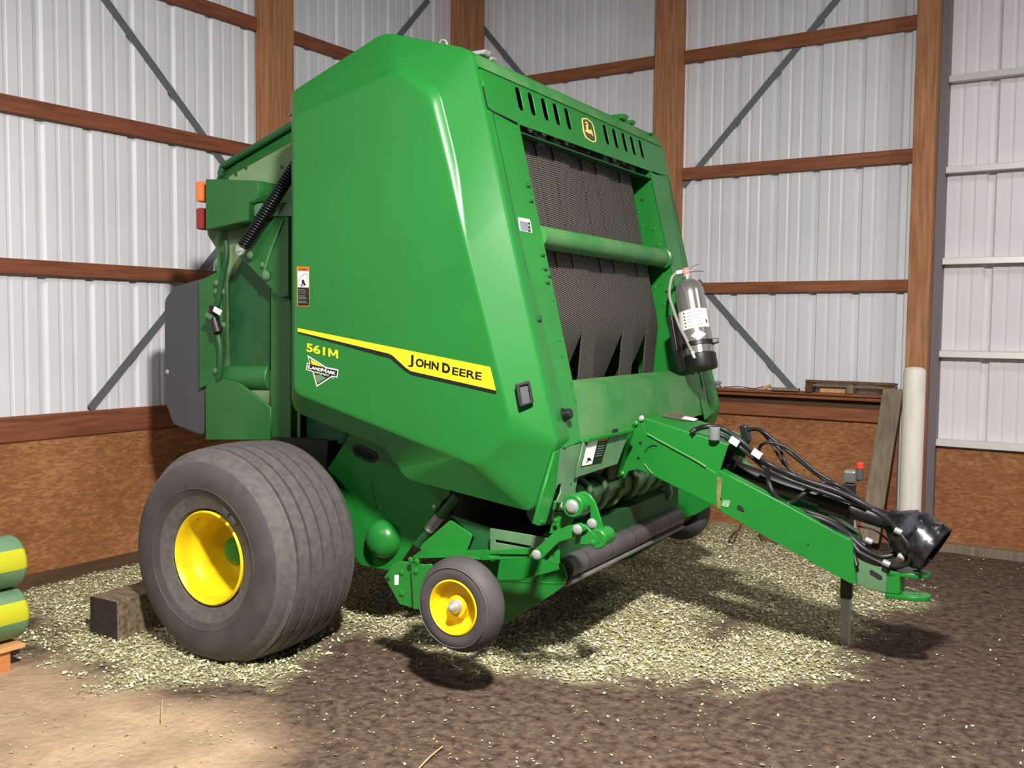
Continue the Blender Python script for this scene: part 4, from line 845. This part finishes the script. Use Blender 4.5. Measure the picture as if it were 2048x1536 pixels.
def band(name, h0, h1, a0, a1, m, r):
    n_ = 20; vs = []
    for i in range(n_+1):
        t = math.radians(a0+(a1-a0)*i/n_); d = va*math.cos(t)+vb*math.sin(t); vs += [A0+upx*h0+d*r, A0+upx*h1+d*r]
    return mesh(name, vs, [(2*i, 2*i+2, 2*i+3, 2*i+1) for i in range(n_)], m, FE, True)
band('label', H*.385, H*.60, -78, 70, DWHT, rx+.001)
for k_ in range(5): band('label_mark', H*(.41+.038*k_), H*(.425+.038*k_), -40, -34, DBLK, rx+.002); band('label_mark', H*(.415+.036*k_), H*(.42+.036*k_), -24, 34-8*(k_ % 2), DGRY, rx+.002)
band('label_mark', H*.43, H*.47, 48, 55, DBLK, rx+.002)
dm = []
for t in range(4):
    a_ = math.radians((0, 30, 0, -30)[t]+8); hh = H*((.36, .30, .24, .30)[t]); dm.append(A0+upx*hh+(va*math.cos(a_)+vb*math.sin(a_))*(rx+.004))
mesh('label_diamond', dm, [(0, 1, 2, 3)], DWHT, FE)
lathe('clamp_strap', [(rx+.001, H*.195), (rx+.007, H*.195), (rx+.007, H*.245), (rx+.001, H*.245)], A0, upx, BLK, FE, 40)
sb_ = A0+upx*H*.22+(va*.3+vb*.95).normalized()*(rx+.018); obox('strap_buckle', sb_, vb*.018, va*.012, upx*.014, BLK, FE, .004)
vt = A0+upx*(H*1.01)
lathe('valve', [(0, 0), (.024, 0), (.024, .02), (.017, .024), (.017, .045), (0, .047)], vt, upx, STEEL, FE, 24)
lathe('pressure_gauge', [(0, .0), (.021, 0), (.021, .012), (.018, .014), (0, .014)], vt+upx*.03+va*.012, va, PINK, FE, 24)
tube('squeeze_lever', [vt+upx*.04-vb*.03, vt+upx*.055+vb*.03, vt+upx*.07+vb*.085], .006, GSTEEL, FE, 4); tube('carry_handle', [vt+upx*.03-vb*.02, vt+upx*.03+vb*.05, vt+upx*.022+vb*.10], .007, GSTEEL, FE, 4)
obox('valve_outlet', vt+upx*.035-vb*.035, vb*.022, va*.01, upx*.013, STEEL, FE, .004)
hs_ = [vt+upx*.035-vb*.05, vt+upx*.01-vb*.085, A0+upx*H*.85-vb*.112, A0+upx*H*.68-vb*.105+va*.01, A0+upx*H*.45-vb*.085+va*.035, A0+upx*H*.28-vb*.06+va*.06, A0+upx*H*.12-vb*.04+va*.075]
tube('hose', hs_, .0095, mat('grey_hose', (150, 148, 140), .5), FE, 8); cyl('nozzle', hs_[-1], hs_[-1]+(hs_[-1]-hs_[-2]).normalized()*.04, .012, STEEL, FE, 16, r2=.009)
# ================================================================== OTHER THINGS
g = wZ(235, 1282)
e1 = (wZ(292, 1273)-wZ(235, 1282)).normalized()
blx = wZ(180, 1268)
c0_, c1_ = V((blx.x, blx.y, 0)), V((g.x, g.y, 0)); sx_ = (c1_-c0_); hx = V((-sx_.y, sx_.x, 0)).normalized()*.42
if hx.dot(gD) < 0: hx = -hx
hb_ = .22
vsb = [c0_+V((0, 0, -.02)), c1_+V((0, 0, -.02)), c1_+hx+V((0, 0, -.02)), c0_+hx+V((0, 0, -.02))]; vsb += [p+V((0, 0, hb_)) for p in vsb]
blk = mesh('wheel_chock', vsb, [(0, 1, 2, 3), (4, 5, 6, 7), (1, 2, 6, 5), (2, 3, 7, 6), (3, 0, 4, 7), (0, 1, 5, 4)], BLOCKM, None, bevel=.008)
blk.data.materials.append(BLKEND)
for p in blk.data.polygons:
    if abs(p.normal.dot(hx.normalized())) > .9: p.material_index = 1
tag(blk, 'dark weathered timber block wedged behind the large tyre of the green baler', 'wooden block')
# net wrap rolls on a pallet beside the left wall
def roll(cx, cy, cz, label, rot):
    L_ = 1.25; prof_n = 40; rr_ = .121; y1 = cy; vs, fs, mi = [], [], []
    hs = [(0, rr_*.62), (.004, rr_*.80), (.012, rr_*.93), (.03, rr_), (L_-.03, rr_), (L_-.012, rr_*.93), (L_-.004, rr_*.8), (L_, rr_*.62)]
    for i in range(prof_n):
        t = 2*math.pi*i/prof_n
        for h, r in hs: vs.append((r*math.cos(t), -h, r*math.sin(t)))
    k = len(hs)
    for i in range(prof_n):
        for j in range(k-1): fs.append((i*k+j, ((i+1) % prof_n)*k+j, ((i+1) % prof_n)*k+j+1, i*k+j+1))
    fs.append(tuple(i*k for i in range(prof_n))); fs.append(tuple(i*k+k-1 for i in range(prof_n)))
    o = mesh('net_wrap_roll', vs, fs, NETG, None, True, 0, 50); o.data.materials.append(NETY)
    for p in o.data.polygons:
        a_ = math.degrees(math.atan2(p.center.z, p.center.x))-rot
        if -8 < a_ < 40 and len(p.vertices) == 4: p.material_index = 1
    o.location = (cx, cy, cz); o.matrix_world = Matrix.Translation(V((cx, cy, cz)))
    tag(o, label, 'net wrap roll', 'net wrap rolls on the pallet'); core = lathe('roll_core', [(.05, .002), (.05, -.05), (.042, -.05), (.042, .002)], (0, .0, 0), (0, 1, 0), WOODG, o, 24); return o
roll(-4.415, 2.495, .234, 'green net wrap roll with yellow band lying directly on the wooden pallet', 0)
roll(-4.415, 2.490, .477, 'green net wrap roll with yellow band lying on top of another roll', 0)
PAL = bpy.data.objects.new('pallet', None); C.objects.link(PAL); PAL.location = (-4.7, 1.8, 0)
tag(PAL, 'pale wooden pallet under the stacked green net wrap rolls', 'pallet')
def pal(name, lo, hi, m): return box(name, [a-b for a, b in zip(lo, (-4.7, 1.8, 0))], [a-b for a, b in zip(hi, (-4.7, 1.8, 0))], m, PAL, .003)
WOODO = wood('orange_new_wood', (196, 124, 66), (214, 146, 86), (9, .8, 9))
for x in (-5.28, -4.83, -4.36): pal('stringer', (x, 1.2, -.02), (x+.04, 2.40, .088), WOODO)
for i in range(8): pal('deck_board', (-5.28, 1.22+i*.155, .088), (-4.30, 1.22+i*.155+(.10 if i < 7 else .155), .108), WOODP)
# white pipe in front of the door post
pp = wY(1824, 900, 7.17); pp.z = 0
pipe = lathe('pipe_post', [(0, -.05), (.073, -.05), (.073, 1.29), (.069, 1.31), (.048, 1.326), (0, 1.332)], pp, (0, 0, 1), PIPE, None, 40)
tag(pipe, 'white plastic pipe post with a capped top in front of the door post', 'pipe')
# leaning board
b0_, b1_ = wY(1737, 1085, 7.15), wY(1787, 778, 7.36)
ln = b1_-b0_; lx = V((.068, 0, 0)); b0_.z = max(b0_.z, .02)
lb_ = obox('leaning_board', (b0_+b1_)/2, lx, ln.cross(lx).normalized()*.016, (b1_-b0_)/2, WOODG, None, .003)
tag(lb_, 'weathered grey board leaning against the back wall left of the white pipe', 'board')
# worn disc blade standing against the back wall
dp = wY(1590, 1062, 7.05); dp.z = .06
da = lathe('disc_blade', [(0, .05), (.10, .045), (.24, .018), (.27, .0), (.262, -.003), (.24, .01), (.10, .037), (0, .042)], (dp.x, dp.y, .16), (-.1, -.75, .65), RUST, None, 48)
tag(da, 'rusty round disc blade lying against the strand board behind the tongue', 'disc blade')
# bent wire on the chaff
w_ = [wZ(x, y, .03) for x, y in ((1482, 1050), (1476, 1062), (1470, 1078), (1464, 1086), (1458, 1080), (1464, 1070), (1470, 1063))]
tag(tube('bent_wire', w_, .006, RUST), 'rusty bent wire hook lying in the hay chaff', 'wire')
# things on the ledge of the back wall
zl = 1.104
def onl(x, d=0): p = wY(x, 780, 7.46+d); return p.x
tt = bpy.data.objects.new('wooden_frame', None); C.objects.link(tt); x0, x1 = onl(1614), onl(1792); tt.location = ((x0+x1)/2, 7.475, zl)
tag(tt, 'old rusty slatted frame lying on the ledge of the back wall', 'frame'); hx_ = (x1-x0)/2
for i, (y, z0, z1) in enumerate(((-.055, .075, .095), (-.03, .045, .062), (.03, .07, .088))): box('slat', (-hx_, y-.012, z0), (hx_, y+.012, z1), RUST if i != 1 else WOODG, tt, .004)
for x in (-hx_+.02, hx_-.05, .0): box('frame_block', (x-.02, -.06, 0), (x+.03, .04, .075), WOODK if x else WOODG, tt, .004)
for x0, x1, y, h, lab in ((1640, 1690, .0, .03, 'short pale wood offcut under the rusty slatted frame'), (1546, 1600, -.02, .022, 'flat wood scrap on the ledge left of the rusty slatted frame')):
    a_, b_ = onl(x0), onl(x1); o = obox('wood_scrap', ((a_+b_)/2, 7.46+y+(.02 if h > .025 else 0), zl+h/2+.001), ((b_-a_)/2, .004, 0), (-.003, .03, 0), (0, 0, h/2), WOODP if h > .025 else WOODG, None, .003); tag(o, lab, 'wood scrap')
xx = onl(1437); o = lathe('metal_fitting', [(0, 0), (.022, 0), (.022, .03), (.035, .034), (.035, .05), (.015, .055), (0, .055)], (xx, 7.43, zl), (0, 0, 1), GSTEEL, None, 20); tag(o, 'small grey metal fitting on the ledge beside the far pillar of the baler', 'fitting')
tag(tube('loose_wire', [(onl(x), 7.43, zl+.008+dz) for x, dz in ((1450, 0), (1480, .01), (1510, 0), (1535, .02), (1550, .0))], .004, RUST), 'thin rusty wire lying along the ledge of the back wall', 'wire')
o = obox('bark_scrap', (onl(1535), 7.44, zl+.022), (.03, 0, .016), (0, .02, 0), (-.006, 0, .01), WOODP, None, .004); tag(o, 'small tilted pale wood chip on the ledge beside the thin wire', 'wood chip')
# a few straws on the dirt
STRAW = mat('straw', (206, 180, 130), .7)
for (x, y), (x2, y2), lab in (((325, 1400), (322, 1440), 'pale straw lying on the dark dirt in front of the large tyre'), ((835, 1540), (885, 1493), 'pale straw on the dirt near the front edge of the floor')):
    p, q = wZ(x, y, .012), wZ(x2, y2, .016); tag(tube('straw', [p, (p+q)/2+V((0, 0, .006)), q], .0025, STRAW, None, 4), lab, 'straw')
# ================================================================== LIGHT AND CAMERA
def lamp(name, p, tgt, size, power, col, spread=180):
    l = bpy.data.lights.new(name, 'AREA'); l.shape = 'DISK'; l.size = size; l.energy = power; l.color = col; l.spread = math.radians(spread)
    o = bpy.data.objects.new(name, l); C.objects.link(o); o.location = p; o.rotation_euler = (V(tgt)-V(p)).to_track_quat('-Z', 'Y').to_euler(); return o
def G(x, d, z): return gR*x+gD*d+gU*z       # metres right of and in front of the camera
lamp('lamp_overhead', G(.40, 1.0, 4.1), G(.2, 3.9, 0), .34, 285, (1, .965, .91), 130)
lamp('lamp_right_bay', G(4.2, 3.0, 4.7), G(4.0, 5.8, 1), .6, 38, (1, .97, .95), 150)
lamp('lamp_left_bay', G(-3.3, .2, 4.3), G(-5.2, 4.0, 1.8), .6, 95, (1, .97, .95), 120)
dl = lamp('daylight_doorway', G(6.5, .2, 1.9), G(1.0, 4.6, 1.9), 3.4, 55, (.80, .90, 1)); dl.data.shape = 'RECTANGLE'; dl.data.size_y = 3.4
w = bpy.data.worlds.new('world'); bpy.context.scene.world = w; w.use_nodes = True
w.node_tree.nodes['Background'].inputs['Color'].default_value = (.80, .86, 1, 1); w.node_tree.nodes['Background'].inputs['Strength'].default_value = .02
cam = bpy.data.cameras.new('camera'); co = bpy.data.objects.new('camera', cam); C.objects.link(co)
cam.sensor_fit = 'HORIZONTAL'; cam.sensor_width = 36; cam.lens = F_/2048*36; cam.clip_start = .05
co.matrix_world = Matrix(((rt.x, up.x, -fw.x, CAM.x), (rt.y, up.y, -fw.y, CAM.y), (rt.z, up.z, -fw.z, CAM.z), (0, 0, 0, 1)))
sc = bpy.context.scene; sc.camera = co
vs_ = sc.view_settings; sc.display_settings.display_device = 'sRGB'; vs_.view_transform = 'Standard'; vs_.look = 'None'; vs_.gamma = 1; vs_.use_curve_mapping = False; vs_.exposure = 0.0
